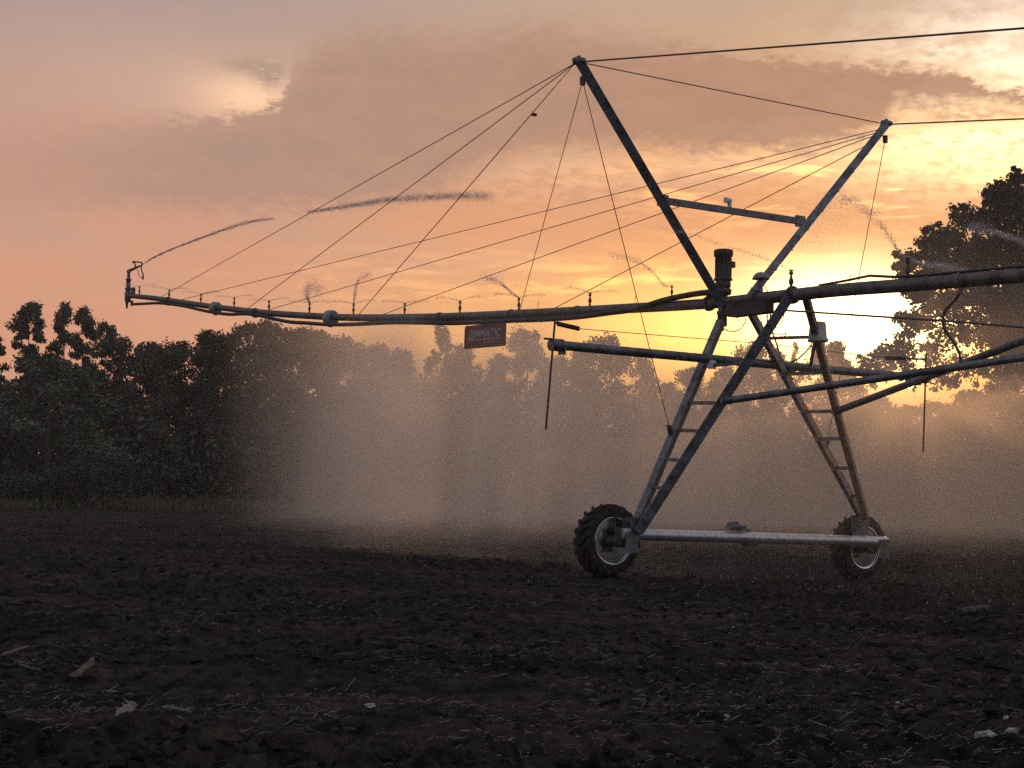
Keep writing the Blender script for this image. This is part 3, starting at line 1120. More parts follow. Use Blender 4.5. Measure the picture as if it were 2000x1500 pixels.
def make_wheel(centre):
    hub = MB()
    hub.lathe((0, -.16, 0), (0, 1, 0), [(0, .05), (0, .085), (.10, .09), (.13, .12), (.15, .12), (.30, .12), (.31, .05)], 20)
    for k in range(8):
        an = k * math.pi / 4
        hub.tube([(math.cos(an) * .155, -.045, math.sin(an) * .155), (math.cos(an) * .155, -.01, math.sin(an) * .155)], .016, 6)
    w = link('wheel', hub.mesh('wheel', DARK_M), root, centre - T0)
    w.rotation_euler = (0, 0, ALPHA)
    hw = TYRE_W / 2
    ty = MB()
    ty.lathe((0, 0, 0), (0, 1, 0), [(-hw * .72, .345), (-hw * .92, .375), (-hw * 1.0, .43), (-hw * .97, .49), (-hw * .82, .535), (-hw * .3, .548), (hw * .3, .548), (hw * .82, .535), (hw * .97, .49), (hw, .43), (hw * .92, .375), (hw * .72, .345)], 64)
    nl = 20
    for k in range(nl):
        for sgn in (-1, 1):
            an0 = 2 * math.pi * (k + (.25 if sgn > 0 else -.25)) / nl
            # lug: slanted bar from the shoulder to just past the middle
            st = []
            for j in range(5):
                tt = j / 4
                y = sgn * (hw * 1.0 - tt * hw * 1.10)
                an = an0 + (tt * .30 - .10)
                base = .49 if j == 0 else .54
                topr = .545 if j == 0 else (TYRE_R + .018 if j < 4 else TYRE_R + .008)
                wd = .030 if j < 4 else .022
                st.append((y, an, base, topr, wd))
            vs = []
            for y, an, br, tr, wd in st:
                for rr_, s2, kk in ((br, -1, 1.25), (tr, -1, .8), (tr, 1, .8), (br, 1, 1.25)):
                    aa = an + s2 * wd * kk / tr
                    vs.append((math.cos(aa) * rr_, y, math.sin(aa) * rr_))
            fs = []
            for j in range(4):
                for m_ in range(3):
                    fs.append((j * 4 + m_, j * 4 + m_ + 1, j * 4 + 4 + m_ + 1, j * 4 + 4 + m_))
            fs += [(0, 1, 2, 3), (19, 18, 17, 16)]
            ty.add(vs, fs)
    link('tyre', ty.mesh('tyre', RUBBER), w)
    rm = MB()
    rm.lathe((0, 0, 0), (0, 1, 0), [(-hw * .80, .360), (-hw * .90, .384), (-hw * .97, .388), (-hw * .93, .372), (-hw * .80, .352), (-hw * .30, .338), (-hw * .05, .330), (hw * .30, .318), (hw * .34, .300)], 56)
    rm.lathe((0, 0, 0), (0, 1, 0), [(hw * .34, .318), (hw * .60, .330), (hw * .9, .372), (hw * .86, .388)], 48)
    dc = MB().lathe((0, 0, 0), (0, 1, 0), [(hw * .30, .316), (hw * .28, .25), (hw * .10, .19), (-hw * .05, .165), (-hw * .05, .05), (hw * .30, .05), (hw * .36, .316)], 40)
    link('wheel_disc', dc.mesh('wheel_disc', DISC_M), w)
    link('rim', rm.mesh('rim', RIM_M), w)
    return w


WL = TP(1186, 1056, .36)
WR = TP(1676, 1069, .36)
w1 = make_wheel(WL)
w1['label'] = 'near left wheel with bright polished rim'
w2 = make_wheel(WR)
w2['label'] = 'far right wheel veiled by spray'
for Pc, Wc in ((BL, WL), (BR, WR)):
    # gearbox hanging from the beam end, axle to the wheel
    axle = Vector((Wc.x, Wc.y, Wc.z))
    c = axle - p_ * .30
    mb = MB()
    mb.box(c + Zv * .06 + q_ * .03, q_ * .085, Zv * .16, p_ * .06, .03)
    mb.tube([axle - p_ * .24, axle - p_ * .05], .07, 14)
    mb.tube([c - q_ * .03 - p_ * .08, c - q_ * .03 + p_ * .02], .075, 16)
    part('gearbox', mb, DARK_M)
    pl = MB().box(Vector((Pc.x, Pc.y, Pc.z)) + (bd * .13 if Pc is BL else -bd * .13) - Zv * .13 - p_ * .10, q_ * .13, Zv * .17, p_ * .008)
    part('axle_plate', pl, GALV)
# drive motor on the beam, clamp below
mm = TP(1434, 1031)
mb = MB()
mb.tube([mm - bd * .13 + Zv * .02, mm + bd * .10 + Zv * .02], .065, 16)
mb.box(mm - bd * .02 + Zv * .075, bd * .07, Zv * .03, p_ * .05, .015)
mb.box(mm + bd * .16 - Zv * .005, bd * .06, Zv * .045, p_ * .07, .015)
mb.tube([mm + bd * .2 - Zv * .02, mm + bd * .36 - Zv * .035], .022, 8)
part('drive_motor', mb, GALV)
mu = TP(1465, 1062)
part('motor_bracket', MB().box(mu - Zv * .01, bd * .12, Zv * .035, p_ * .09, .03), DARK_M)
# driveshaft along the beam
part('drive_shaft', MB().tube([TP(1260, 1049, .16), TP(1672, 1060, .16)], .02, 8), CABLE_M)

# ---- boom with feeler rods
BM0, BM1 = TP(1078, 673), TP(1806, 739)
part('boom', MB().tube([BM0, BM1], .076, 20), GALV)
bmd = (BM1 - BM0).normalized()
for e, s in ((BM0, 1), (BM1, -1)):
    mb = MB().lathe(e - bmd * .02 * s, bmd * s, [(0, .03), (0, .10), (.22, .10), (.22, .078)], 20, False)
    mb.box(e + bmd * s * .2 - Zv * .06, bmd * .012, Zv * .085, p_ * .09)
    part('boom_cap', mb, GALV)
for name_, top_, bot_ in (('left', (1084, 626), (1066, 839)), ('right', (1809, 690), (1803, 883))):
    part('feeler_rod', MB().tube([TP(*top_), TP(*bot_)], .017, 8), DARK_M)
for a, b in (((1063, 661), (1092, 664)), ((1768, 700), (1810, 702))):
    part('rod_pin', MB().tube([TP(*a), TP(*b)], .018, 8), DARK_M)


def spring(a, b, r=.03, n=16):
    A, B = TP(*a), TP(*b)
    d = (B - A)
    t = d.normalized(); n1 = p_; n2 = t.cross(n1)
    pts = []
    for k in range(n * 10 + 1):
        an = k / 10 * 2 * math.pi
        pts.append(A + d * (k / (n * 10)) + (n1 * math.cos(an) + n2 * math.sin(an)) * r)
    return MB().tube(pts, .011, 6)


part('spring', spring((1088, 632), (1131, 642)), DARK_M)
part('spring', spring((1730, 699), (1768, 700)), DARK_M)
part('trip_wire', MB().tube([TP(1082, 630), TP(1088, 632)], .01, 6).tube([TP(1131, 642), TP(1300, 656), TP(1500, 672), TP(1730, 699)], .0065, 6), CABLE_M)

# ---- braces to the first span
S1a = at_row(L1b, L1a, 783) + (at_row(L1b, L1a, 787) - at_row(L2b, L2a, 787)).normalized() * .16
S1b = PP(2150, 676, .35)
S2a = at_row(R2b, R2a, 803)
S2b = PP(2150, 608, -.35)
for a, b in ((S1a, S1b), (S2a, S2b)):
    part('brace', MB().tube([a, b], .058, 14), GALV)
    part('brace_end', MB().box(a, (b - a).normalized() * .10, Zv * .05, p_ * .03), GALV)
for o1 in (-.14, .14):
    part('truss_rod', MB().tube([PP(1528, 606, o1), PP(1850, 627, o1), PP(2300, 664, o1 * 2)], .017, 8), CABLE_M)

# ---- cables
def cable(name, a, b, r=.010, sag=0.0):
    n = 9
    pts = []
    for i in range(n):
        t = i / (n - 1)
        p = a.lerp(b, t)
        p.z -= sag * 4 * t * (1 - t)
        pts.append(p)
    return part(name, MB().tube(pts, r, 6), CABLE_M)


MLs, MRs = TP(1138, 158), TP(1729, 272)
for x in (318, 488, 705):
    cable('stay_cable', ML1 + p_ * .1, pipe_at(x) + Zv * pipe_r(x) - q_ * .05, .009)
cable('stay_cable', MLs, pipe_at(1020) + Zv * .08 - q_ * .06, .007)
for x, m_ in ((352, (1722, 252)), (520, (1719, 257)), (745, (1716, 262)), (1080, (1703, 278))):
    cable('stay_cable', TP(*m_), pipe_at(x) + Zv * pipe_r(x) + q_ * .05, .0085)
anchL, anchR = at_row(L2b, L2a, 856), at_row(R1b, R1a, 886)
cable('stay_cable', MLs, anchL, .007)
cable('stay_cable', MRs, anchR, .007)
for a, b, px_ in ((MLs, anchL, 0), (MRs, anchR, 0)):
    d = (a - b).normalized()
    part('turnbuckle', MB().tube([b, b + d * .1, b + d * .22], [.03, .045, .035], 8).tube([b + d * .22 - q_ * .06, b + d * .22 + q_ * .06], .012, 6), DARK_M)
for Pm, (x, y) in ((ML1, (2000, 55)), (MR1, (2000, 232))):
    B = on_plane(x, y, Pm, q_)
    cable('span_cable', Pm, Pm + (B - Pm) * 1.6, .014)
cable('mast_tie', ML1 + q_ * .1, MR1 - q_ * .1, .0095)
for Pm in (MLs, MRs):
    part('cable_lug', MB().box(Pm, q_ * .035, Zv * .07, p_ * .03), DARK_M)
ck = ML1.lerp(pipe_at(705), .148)
part('cable_clip', MB().box(ck, q_ * .04, Zv * .02, p_ * .03), DARK_M)

# ---- booster pump and motor standing on the pipe
Pm = pipe_at(1412)
k = 27.3 / F
mb = MB()
base = Pm + Zv * .22
mb.lathe(base, Zv, [(0, .10), (.05, .135), (.13, .135), (.15, .12), (.16, .16), (.20, .16), (.22, .135), (.56, .135), (.58, .165), (.66, .170), (.69, .165), (.70, .14), (.71, .05)], 24)
for i in range(14):      # cooling ribs
    an = i * 2 * math.pi / 14
    c = base + (q_ * math.cos(an) + p_ * math.sin(an)) * .135
    mb.box(c + Zv * .39, (q_ * math.cos(an) + p_ * math.sin(an)) * .012, Zv * .16, (p_ * math.cos(an) - q_ * math.sin(an)) * .007)
mb.box(base + Zv * .45 + q_ * .17 - p_ * .02, q_ * .05, Zv * .055, p_ * .05, .012)
bm = part('booster_motor', mb, DARK_M)
mb = MB().lathe(Pm + Zv * .05, Zv, [(0, .07), (.06, .07), (.09, .14), (.17, .15), (.20, .11)], 20)
mb.tube([Pm + Zv * .17 - q_ * .02, Pm + Zv * .17 + p_ * .35 - q_ * .06, PP(1394, 571, -.11)], .05, 10)
part('pump', mb, DARK_M, bm)
Pv = pipe_at(1411)
mb = MB().lathe(Pv - Zv * .42, Zv, [(0, .06), (.02, .085), (.20, .085), (.22, .10), (.26, .10), (.28, .075), (.42, .075)], 16)
mb.tube([Pv - Zv * .42, Pv - Zv * .50], .03, 8)
part('drain_valve', mb, GALV_PIPE)

# ---- dome cover on its post, control box with wires
Dc = PP(1486, 545)
mb = MB().lathe(Dc, Zv, [(0, .145), (-.005, .15), (.02, .14), (.07, .115), (.105, .07), (.12, .02)], 24)
dome = part('dome_cover', mb, CLAMP_M)
Pd = PP(1487, 578)
part('dome_post', MB().tube([Pd - Zv * .05, Dc + Zv * .02], .034, 12), GALV, dome)
c0 = (PP(1428, 600, -.15) + PP(1503, 597, -.15)) / 2
dl = (PP(1503, 597, -.15) - PP(1428, 600, -.15)) / 2
mb = MB().box(c0 - Zv * .02, dl, Zv * .13, q_ * .10, .03)
mb.box(c0 + Zv * .10, dl * .9, Zv * .02, q_ * .11)
ctrl = part('control_box', mb, DARK_M)
rw = random.Random(5)


def wire(pts, r=.007, mat=BLACK_M, name='wire'):
    return part(name, MB().tube(spline([TP(x, y, z) for x, y, z in pts], 5), r, 6), mat, ctrl)


wire([(1412, 640, -.1), (1422, 646, -.1), (1440, 646, -.1), (1452, 636, -.1), (1457, 622, -.1)], .009)
wire([(1442, 610, -.1), (1441, 622, -.1), (1446, 631, -.1), (1452, 633, -.1)], .006)
wire([(1478, 614, -.1), (1480, 628, -.1), (1488, 642, -.1), (1497, 652, -.1)], .008)
wire([(1484, 614, -.1), (1488, 632, -.1), (1490, 640, -.1)], .007)
wire([(1496, 612, -.1), (1499, 624, -.1), (1502, 634, -.1)], .007)
wire([(1500, 612, -.1), (1498, 640, -.05), (1508, 650, 0), (1528, 653, 0), (1535, 651, 0), (1531, 659, 0)], .009)
wire([(1529, 600, -.1), (1531, 618, -.1), (1522, 637, -.1), (1510, 640, -.1)], .008)
wire([(1505, 610, -.1), (1506, 640, -.05), (1517, 672, 0), (1526, 700, 0), (1537, 707, 0), (1555, 703, 0), (1575, 686, 0), (1584, 674, 0)], .014)
wire([(1489, 548, -.05), (1494, 560, -.05), (1501, 572, -.05)], .009)
wire([(1466, 560, -.05), (1470, 567, -.05), (1470, 574, -.05)], .008)

# ---- bucket over the timer on the right-hand leg, its bracket
Bk = at_row(R2b, R2a, 665)
mb = MB().lathe(Bk - Zv * .02, Zv, [(0, .165), (.0, .172), (.03, .172), (.03, .158), (.30, .135), (.33, .12), (.335, .05)], 28)
part('bucket_cover', mb, BUCKET_M)
br0, br1 = at_row(R1b, R1a, 661), Bk + Zv * .06
part('bracket', MB().bar(br0, br1, [(-.02, -.028), (.02, -.028), (.02, .028), (-.02, .028)], Zv), GALV)
part('bracket', MB().tube([Bk - q_ * .08 - p_ * .02, TP(1583, 716)], .03, 10), GALV)
mb = MB().box(TP(1390, 712, -.06), q_ * .055, Zv * .07, p_ * .05, .02)
mb.tube([TP(1385, 717, -.06), TP(1397, 719, -.06)], .02, 8)
part('limit_switch', mb, WHITE_M)
mb = MB().box(TP(1540, 727, -.02), q_ * .07, Zv * .06, p_ * .08, .02)
mb.tube([TP(1530, 714, -.02), TP(1548, 742, -.02)], .025, 8)
part('boom_clamp', mb, DARK_M)

# ---- drop hose under the span
dh = [(1876, 562), (1873, 575), (1862, 590), (1848, 604), (1842, 622), (1843, 640), (1852, 655), (1864, 672), (1873, 688), (1876, 706)]
part('drop_hose', MB().tube(spline([PP(x, y) for x, y in dh], 5), .02, 8), BLACK_M)
P = pipe_at(1876)
t = (pipe_at(1881) - pipe_at(1871)).normalized()
mb = MB().lathe(P - t * .03, t, [(0, .10), (0, .122), (.06, .122), (.06, .10)], 20)
mb.tube([P - Zv * .10, P - Zv * .2], .035, 8)
part('pipe_clamp', mb, GALV)
for x in (1050, 1240, 1660):         # little feathers of wire standing on the pipe
    P = pipe_at(x) + Zv * pipe_r(x)
    part('tie_wire', MB().tube([P, P + Zv * .07, P + Zv * .14 + q_ * .02], .006, 5), CABLE_M)

# ------------------------------------------------------------------ the hanging sign
so = -.13
c_tl, c_tr, c_br, c_bl = PP(908, 637.5, so), PP(988, 628.5, so), PP(988, 675.5, so), PP(907, 682, so)
sc_ = (c_tl + c_tr + c_br + c_bl) / 4
ux = ((c_tr - c_tl) + (c_br - c_bl)).normalized()
uy = (Zv - ux * Zv.dot(ux)).normalized()
W = ((c_tr - c_tl).length + (c_br - c_bl).length) / 2
H = (((c_tl - c_bl).length + (c_tr - c_br).length) / 2)
n_out = ux.cross(uy)
if n_out.dot(CAM - sc_) < 0:
    n_out = -n_out


def rounded(w, h, r, k=5):
    out = []
    for cx, cy, a0 in ((w / 2 - r, -h / 2 + r, -90), (w / 2 - r, h / 2 - r, 0), (-w / 2 + r, h / 2 - r, 90), (-w / 2 + r, -h / 2 + r, 180)):
        for i in range(k + 1):
            a = R(a0 + 90 * i / k)
            out.append((cx + r * math.cos(a), cy + r * math.sin(a)))
    return out


SM = Matrix((ux, uy, ux.cross(uy))).transposed().to_4x4()
SM.translation = sc_
mb = MB()
poly = rounded(W, H, .05)
n = len(poly)
mb.add([(x, y, -.008) for x, y in poly] + [(x, y, .008) for x, y in poly], [(i, (i + 1) % n, n + (i + 1) % n, n + i) for i in range(n)] + [tuple(reversed(range(n))), tuple(range(n, 2 * n))])
sign = bpy.data.objects.new('sign', mb.mesh('sign', SIGN_M))
COL.objects.link(sign)
sign.matrix_world = SM
sign['label'] = 'dark red metal sign with white lettering hanging under the overhang pipe'
sign['category'] = 'sign'
fz = 1 if n_out.dot(SM.to_3x3() @ Vector((0, 0, 1))) > 0 else -1


def text_part(name, txt, w, h, cx, cy, shear, bold):
    cu = bpy.data.curves.new(name, 'FONT')
    cu.body = txt
    cu.size = 1
    cu.shear = shear
    cu.offset = bold
    cu.extrude = .01
    cu.align_x, cu.align_y = 'CENTER', 'CENTER'
    tmp = bpy.data.objects.new('tmp', cu)
    COL.objects.link(tmp)
    dg = bpy.context.evaluated_depsgraph_get()
    me = bpy.data.meshes.new_from_object(tmp.evaluated_get(dg))
    bpy.data.objects.remove(tmp)
    bpy.data.curves.remove(cu)
    co = np.empty(len(me.vertices) * 3, np.float32)
    me.vertices.foreach_get('co', co)
    co = co.reshape(-1, 3)
    lo, hi = co.min(0), co.max(0)
    co[:, 0] = (co[:, 0] - (lo[0] + hi[0]) / 2) * (w / (hi[0] - lo[0])) + cx
    co[:, 1] = (co[:, 1] - (lo[1] + hi[1]) / 2) * (h / (hi[1] - lo[1])) + cy
    co[:, 2] = np.where(co[:, 2] > 0, .0145, .0075)
    me.vertices.foreach_set('co', co.ravel())
    me.materials.clear()
    me.materials.append(LETTER_M)
    me.name = name
    me.update()
    return link(name, me, sign)


text_part('lettering', 'ZIMMATIC', W * .82, H * .36, .0, H * .10, .25, .022)
text_part('lettering', 'BY LINDSAY', W * .34, H * .10, W * .16, -H * .27, .1, .012)
link('underline', MB().box((-.02, -H * .135, .0095), (W * .39, 0, 0), (0, .012, 0), (0, 0, .003)).mesh('underline', LETTER_M), sign)
for x in (-W * .42, W * .02, W * .40):
    mb = MB().tube([(x, H * .46, .012), (x, H * .5 + .03, .012), (x, H * .5 + .16, .02)], .009, 6)
    link('hanger', mb.mesh('hanger', CABLE_M), sign)

# ------------------------------------------------------------------ water: jets, falling drops
def jet(label, pts, n, r0, sp0, sp1, depth=None, power=1.0, tail=0.0, rs=None, depths=None):
    """drops along a path of 3-D points; spread (m) grows from sp0 to sp1"""
    P = np.array([tuple(p) for p in spline(pts, 8)])
    seg = np.linalg.norm(np.diff(P, axis=0), axis=1)
    cum = np.concatenate([[0], np.cumsum(seg)])
    t = rng.beta(1.15, 1.45, n) if power < .7 else (rng.beta(1.35, 1.15, n) if tail else rng.random(n) ** power)
    s = t * cum[-1]
    c = np.stack([np.interp(s, cum, P[:, i]) for i in range(3)], -1)
    clump = .35 + 1.3 * vnoise(s * 9.0, s * 0 + rng.random() * 50, 3)
    spr = (sp0 + (sp1 - sp0) * t) * clump
    off = rng.normal(size=(n, 3)) * spr[:, None]
    off[:, 2] -= np.abs(rng.normal(size=n)) * tail * t
    c = c + off
    v, f = drops(c, r0 * (.5 + rng.random(n)))
    o = link('water_jet', np_mesh('water_jet', v, f, WATER_M, True), kind='stuff', label=label, category='water jet')
    return o


def img(pts, depth0, ddep=0.0):
    n = len(pts)
    return [at_depth(x, y, depth0 + ddep * i / (n - 1)) for i, (x, y) in enumerate(pts)]


GD = gun_mouth.y
jet('grey purple jet shooting from the end gun at the pipe tip', [gun_mouth] + img([(300, 503), (340, 485), (400, 462), (460, 441), (500, 431), (537, 427)], GD, -3), 15000, .0046, .008, .034, power=.62)
jet('detached arc of the end gun jet drifting across the sky', img([(600, 415), (640, 408), (700, 398), (760, 388), (830, 383), (900, 379), (962, 380)], GD - 4, -4), 24000, .0046, .028, .070, power=.9, tail=.07)
nz = noz_top
jet('tall fan of drops thrown up left from the sprinkler beside the broad tree', [nz[1773]] + img([(1758, 495), (1740, 466), (1715, 432), (1690, 405), (1665, 392), (1640, 388)], nz[1773].y), 1500, .0046, .008, .075, power=.8)
jet('loose drops falling away from the tall fan', img([(1640, 388), (1618, 410), (1600, 450), (1588, 500)], nz[1773].y), 1300, .004, .14, .26)
jet('low pale spray running right from the sprinkler beside the broad tree', [nz[1773]] + img([(1800, 516), (1840, 520), (1870, 528), (1905, 545)], nz[1773].y), 2600, .004, .015, .055)
jet('pale spray entering from the right border in front of the broad tree', img([(2030, 482), (2000, 473), (1965, 461), (1930, 451), (1890, 445)], nz[2046].y), 3000, .0038, .02, .05)
jet('curved jet rising left from the sprinkler on the branch pipe', [nz[1312]] + img([(1297, 557), (1275, 532), (1250, 513), (1225, 503), (1190, 498)], nz[1312].y), 1000, .0046, .006, .045, power=.8)
jet('dotted jet rising left from the sprinkler next to the tower', [nz[1545]] + img([(1500, 507), (1440, 487), (1400, 475), (1350, 458), (1285, 446)], nz[1545].y), 700, .0046, .006, .035)
jet('short jet rising left from the sprinkler right of the sign', [nz[1013]] + img([(1000, 572), (985, 559), (965, 546), (940, 540)], nz[1013].y), 1000, .0052, .008, .06)
jet('upright puff of water over the sprinkler left of the second drum clamp', [nz[604]] + img([(600, 580), (600, 566), (606, 558), (620, 560), (625, 575)], nz[604].y), 1900, .0055, .012, .13)
jet('thin hooked jet over the sprinkler right of the second drum clamp', [nz[690]] + img([(693, 575), (697, 555), (706, 541), (722, 536)], nz[690].y), 950, .0052, .006, .05)
for x in NOZ[:11]:
    k = (x + 1130) / 2565 * 1.0
    for sgn in (-1, 1):
        L_ = 62 * k
        rise = random.uniform(4, 12) * k
        N0 = nz[x]
        px0, py0 = proj(N0)
        pts = [N0] + img([(px0 + sgn * L_ * .35, py0 - rise * .6), (px0 + sgn * L_ * .7, py0 - rise), (px0 + sgn * L_, py0 - rise * .7)], N0.y)
        jet('faint flat sheet of drops thrown %s by a sprinkler on the overhang' % ('left' if sgn < 0 else 'right'), pts, 260, .0042, .004, .022)['group'] = 'flat spray sheets along the overhang'


def falling():
    n = 4600
    s = rng.random(n) * 30 - 13
    w = np.clip((17 - s) / 6, 0, 1)
    s = s[rng.random(n) < w]
    n = len(s)
    o = rng.normal(0, 2.2, n)
    z = rng.random(n) ** 1.1 * 4.4
    c = np.array(T0)[None] + np.array(p_)[None] * s[:, None] + np.array(q_)[None] * o[:, None]
    c[:, 2] = z + ground_z(c[:, 0], c[:, 1])
    v, f = drops(c, .0016 + .0022 * rng.random(n) ** 2, (1, 1, 8.0))
    v = v.reshape(n, 6, 3)
    v[:, 4, 0] += .006; v[:, 5, 0] -= .006
    link('falling_drops', np_mesh('falling_drops', v.reshape(-1, 3), f, WATER_M, True), kind='stuff', label='drops of water falling under the pipe', category='water')


falling()


# ------------------------------------------------------------------ mist and haze
def volume_mat(name, color, aniso):
    m = bpy.data.materials.new(name)
    m.use_nodes = True
    nt = m.node_tree
    nt.nodes.clear()
    out = nn(nt, 'ShaderNodeOutputMaterial')
    pv = nn(nt, 'ShaderNodeVolumePrincipled')
    pv.inputs['Color'].default_value = color
    pv.inputs['Anisotropy'].default_value = aniso
    nt.links.new(pv.outputs[0], out.inputs['Volume'])
    return m, nt, pv


def node_tools(nt):
    def mr(src, a, b, c_, d, kind='SMOOTHSTEP'):
        n_ = nn(nt, 'ShaderNodeMapRange', interpolation_type=kind)
        for k_, v_ in zip(('From Min', 'From Max', 'To Min', 'To Max'), (a, b, c_, d)):
            n_.inputs[k_].default_value = v_
        nt.links.new(src, n_.inputs[0])
        return n_.outputs[0]

    def op(kind, a, b):
        n_ = nn(nt, 'ShaderNodeMath', operation=kind)
        for i_, x in enumerate((a, b)):
            if isinstance(x, (int, float)):
                n_.inputs[i_].default_value = x
            elif x is not None:
                nt.links.new(x, n_.inputs[i_])
        return n_.outputs[0]

    def noise(src, stretch, detail=2):
        mp = nn(nt, 'ShaderNodeMapping'); mp.inputs['Scale'].default_value = stretch
        nt.links.new(src, mp.inputs[0])
        z_ = nn(nt, 'ShaderNodeTexNoise'); z_.inputs['Scale'].default_value = 1.0; z_.inputs['Detail'].default_value = detail
        nt.links.new(mp.outputs[0], z_.inputs['Vector'])
        return z_.outputs['Fac']
    return mr, op, noise


def box_mesh(name, lo, hi, mat):
    (x0, y0, z0), (x1, y1, z1) = lo, hi
    return MB().add([(x0, y0, z0), (x1, y0, z0), (x1, y1, z0), (x0, y1, z0), (x0, y0, z1), (x1, y0, z1), (x1, y1, z1), (x0, y1, z1)],
                    [(3, 2, 1, 0), (4, 5, 6, 7), (0, 1, 5, 4), (1, 2, 6, 5), (2, 3, 7, 6), (3, 0, 4, 7)]).mesh(name, mat)


def build_mist():
    # falling curtain right under the pipe
    m, nt, pv = volume_mat('spray_mist', (.98, .88, .80, 1), .48)
    mr, op, noise = node_tools(nt)
    tc = nn(nt, 'ShaderNodeTexCoord')
    sp_ = nn(nt, 'ShaderNodeSeparateXYZ')
    nt.links.new(tc.outputs['Object'], sp_.inputs[0])
    d = mr(noise(tc.outputs['Object'], (.5, 1.0, .06), 3), .38, .64, .12, 1.9)
    d = op('MULTIPLY', d, mr(sp_.outputs['Y'], 16.8, 12.5, 0, 1))
    d = op('MULTIPLY', d, mr(sp_.outputs['Y'], -4, 6, .22, 1))
    d = op('MULTIPLY', d, mr(op('ABSOLUTE', sp_.outputs['X'], None), 1.7, .2, 0, 1))
    d = op('MULTIPLY', d, mr(sp_.outputs['Y'], 5, 11, .8, 1.75))
    d = op('MULTIPLY', d, mr(sp_.outputs['Z'], 6.4, 3.8, 0.0, 1))
    d = op('MULTIPLY', d, mr(sp_.outputs['Z'], .1, 1.6, .35, 1))
    nt.links.new(op('MULTIPLY', d, NEAR_D), pv.inputs['Density'])
    o = link('spray_mist', box_mesh('spray_mist', (-1.8, -17, -.6), (1.8, 21, 6.6), m), None, T0, kind='stuff', label='brown veil of spray falling under the pipe', category='mist')
    o.rotation_euler = (0, 0, ALPHA)
    # the part of it that has drifted on over the field toward the trees
    m, nt, pv = volume_mat('drifting_mist', (.98, .88, .80, 1), .5)
    mr, op, noise = node_tools(nt)
    tc = nn(nt, 'ShaderNodeTexCoord')
    sp_ = nn(nt, 'ShaderNodeSeparateXYZ')
    nt.links.new(tc.outputs['Object'], sp_.inputs[0])
    wob = op('MULTIPLY', op('SUBTRACT', noise(tc.outputs['Object'], (.40, .05, .05), 3), .5), 8.0)
    edge = op('ADD', op('ADD', sp_.outputs['X'], op('MULTIPLY', sp_.outputs['Y'], .135)), wob)
    d = mr(edge, -3.0, 3.4, 0, 1)
    d = op('MULTIPLY', d, mr(noise(tc.outputs['Object'], (.42, .018, .05), 3), .34, .66, .45, 1.55))
    d = op('MULTIPLY', d, mr(sp_.outputs['Y'], 36, 62, 0, 1))
    d = op('MULTIPLY', d, mr(sp_.outputs['Z'], 13.5, 5, 0.0, 1))
    d = op('MULTIPLY', d, mr(sp_.outputs['X'], 8, 26, 1, .45))
    nt.links.new(op('MULTIPLY', d, FAR_D), pv.inputs['Density'])
    link('drifting_mist', box_mesh('drifting_mist', (-22, 34, -.8), (75, 118, 17), m), None, kind='stuff', label='brown spray mist drifting over the field toward the trees', category='mist')
    # thin air over everything
    m, nt, pv = volume_mat('haze', (.96, .91, .88, 1), .3)
    pv.inputs['Density'].default_value = HAZE_D
    link('haze', box_mesh('haze', (-3700, -3700, -1.6), (3700, 3700, 30), m), None, kind='stuff', label='thin evening haze over the whole field', category='haze')
    S.cycles.volume_step_rate = 1.0
    S.cycles.volume_max_steps = 64
    S.cycles.volume_bounces = 2


NEAR_D, FAR_D, HAZE_D = .105, .0195, .0004
build_mist()

# ------------------------------------------------------------------ trees
def crown_from_blobs(name, blobs, n, size, mat, shell=.55):
    """leaf quads spread through ball-shaped clumps; blobs = [(x,y,z,r,weight)]"""
    b = np.array(blobs, float)
    w = b[:, 4] * b[:, 3] ** 2
    idx = rng.choice(len(b), n, p=w / w.sum())
    rad = b[idx, 3] * (shell + (1 - shell) * rng.random(n) ** .6) * (1 + .22 * rng.normal(size=n))
    d = rand_dirs(n)
    c = b[idx, :3] + d * rad[:, None] * np.array([1, 1, .85])
    c[:, 2] = np.maximum(c[:, 2], .1)
    v, f = quads(c, size * (.55 + .9 * rng.random(n)))
    return np_mesh(name, v, f, mat)


def trunk_mesh(name, h, r, limbs, seed, lean=0.0, reach=1.0):
    rnd = random.Random(seed)
    mb = MB()
    pts = [Vector((lean * t * t + rnd.uniform(-.1, .1) * (t > 0), rnd.uniform(-.1, .1) * (t > 0), h * t - .3 * (t == 0))) for t in (0, .15, .35, .55, .75, .92)]
    mb.tube(pts, [r * 1.35, r, r * .8, r * .6, r * .35, r * .12], 9)
    for i in range(limbs):
        t = rnd.uniform(.28, .80 if reach == 1.0 else .72)
        a = rnd.uniform(0, 6.28)
        p0 = Vector((lean * t * t, 0, h * t))
        ln = h * rnd.uniform(.12, .22) * reach
        p1 = p0 + Vector((math.cos(a), math.sin(a), .6)) * ln * .5
        p2 = p0 + Vector((math.cos(a), math.sin(a), .9)) * ln
        rr_ = r * (1 - t) * .6
        mb.tube([p0, p1, p2], [rr_, rr_ * .6, rr_ * .2], 6)
    return mb.mesh(name, BARK_M)


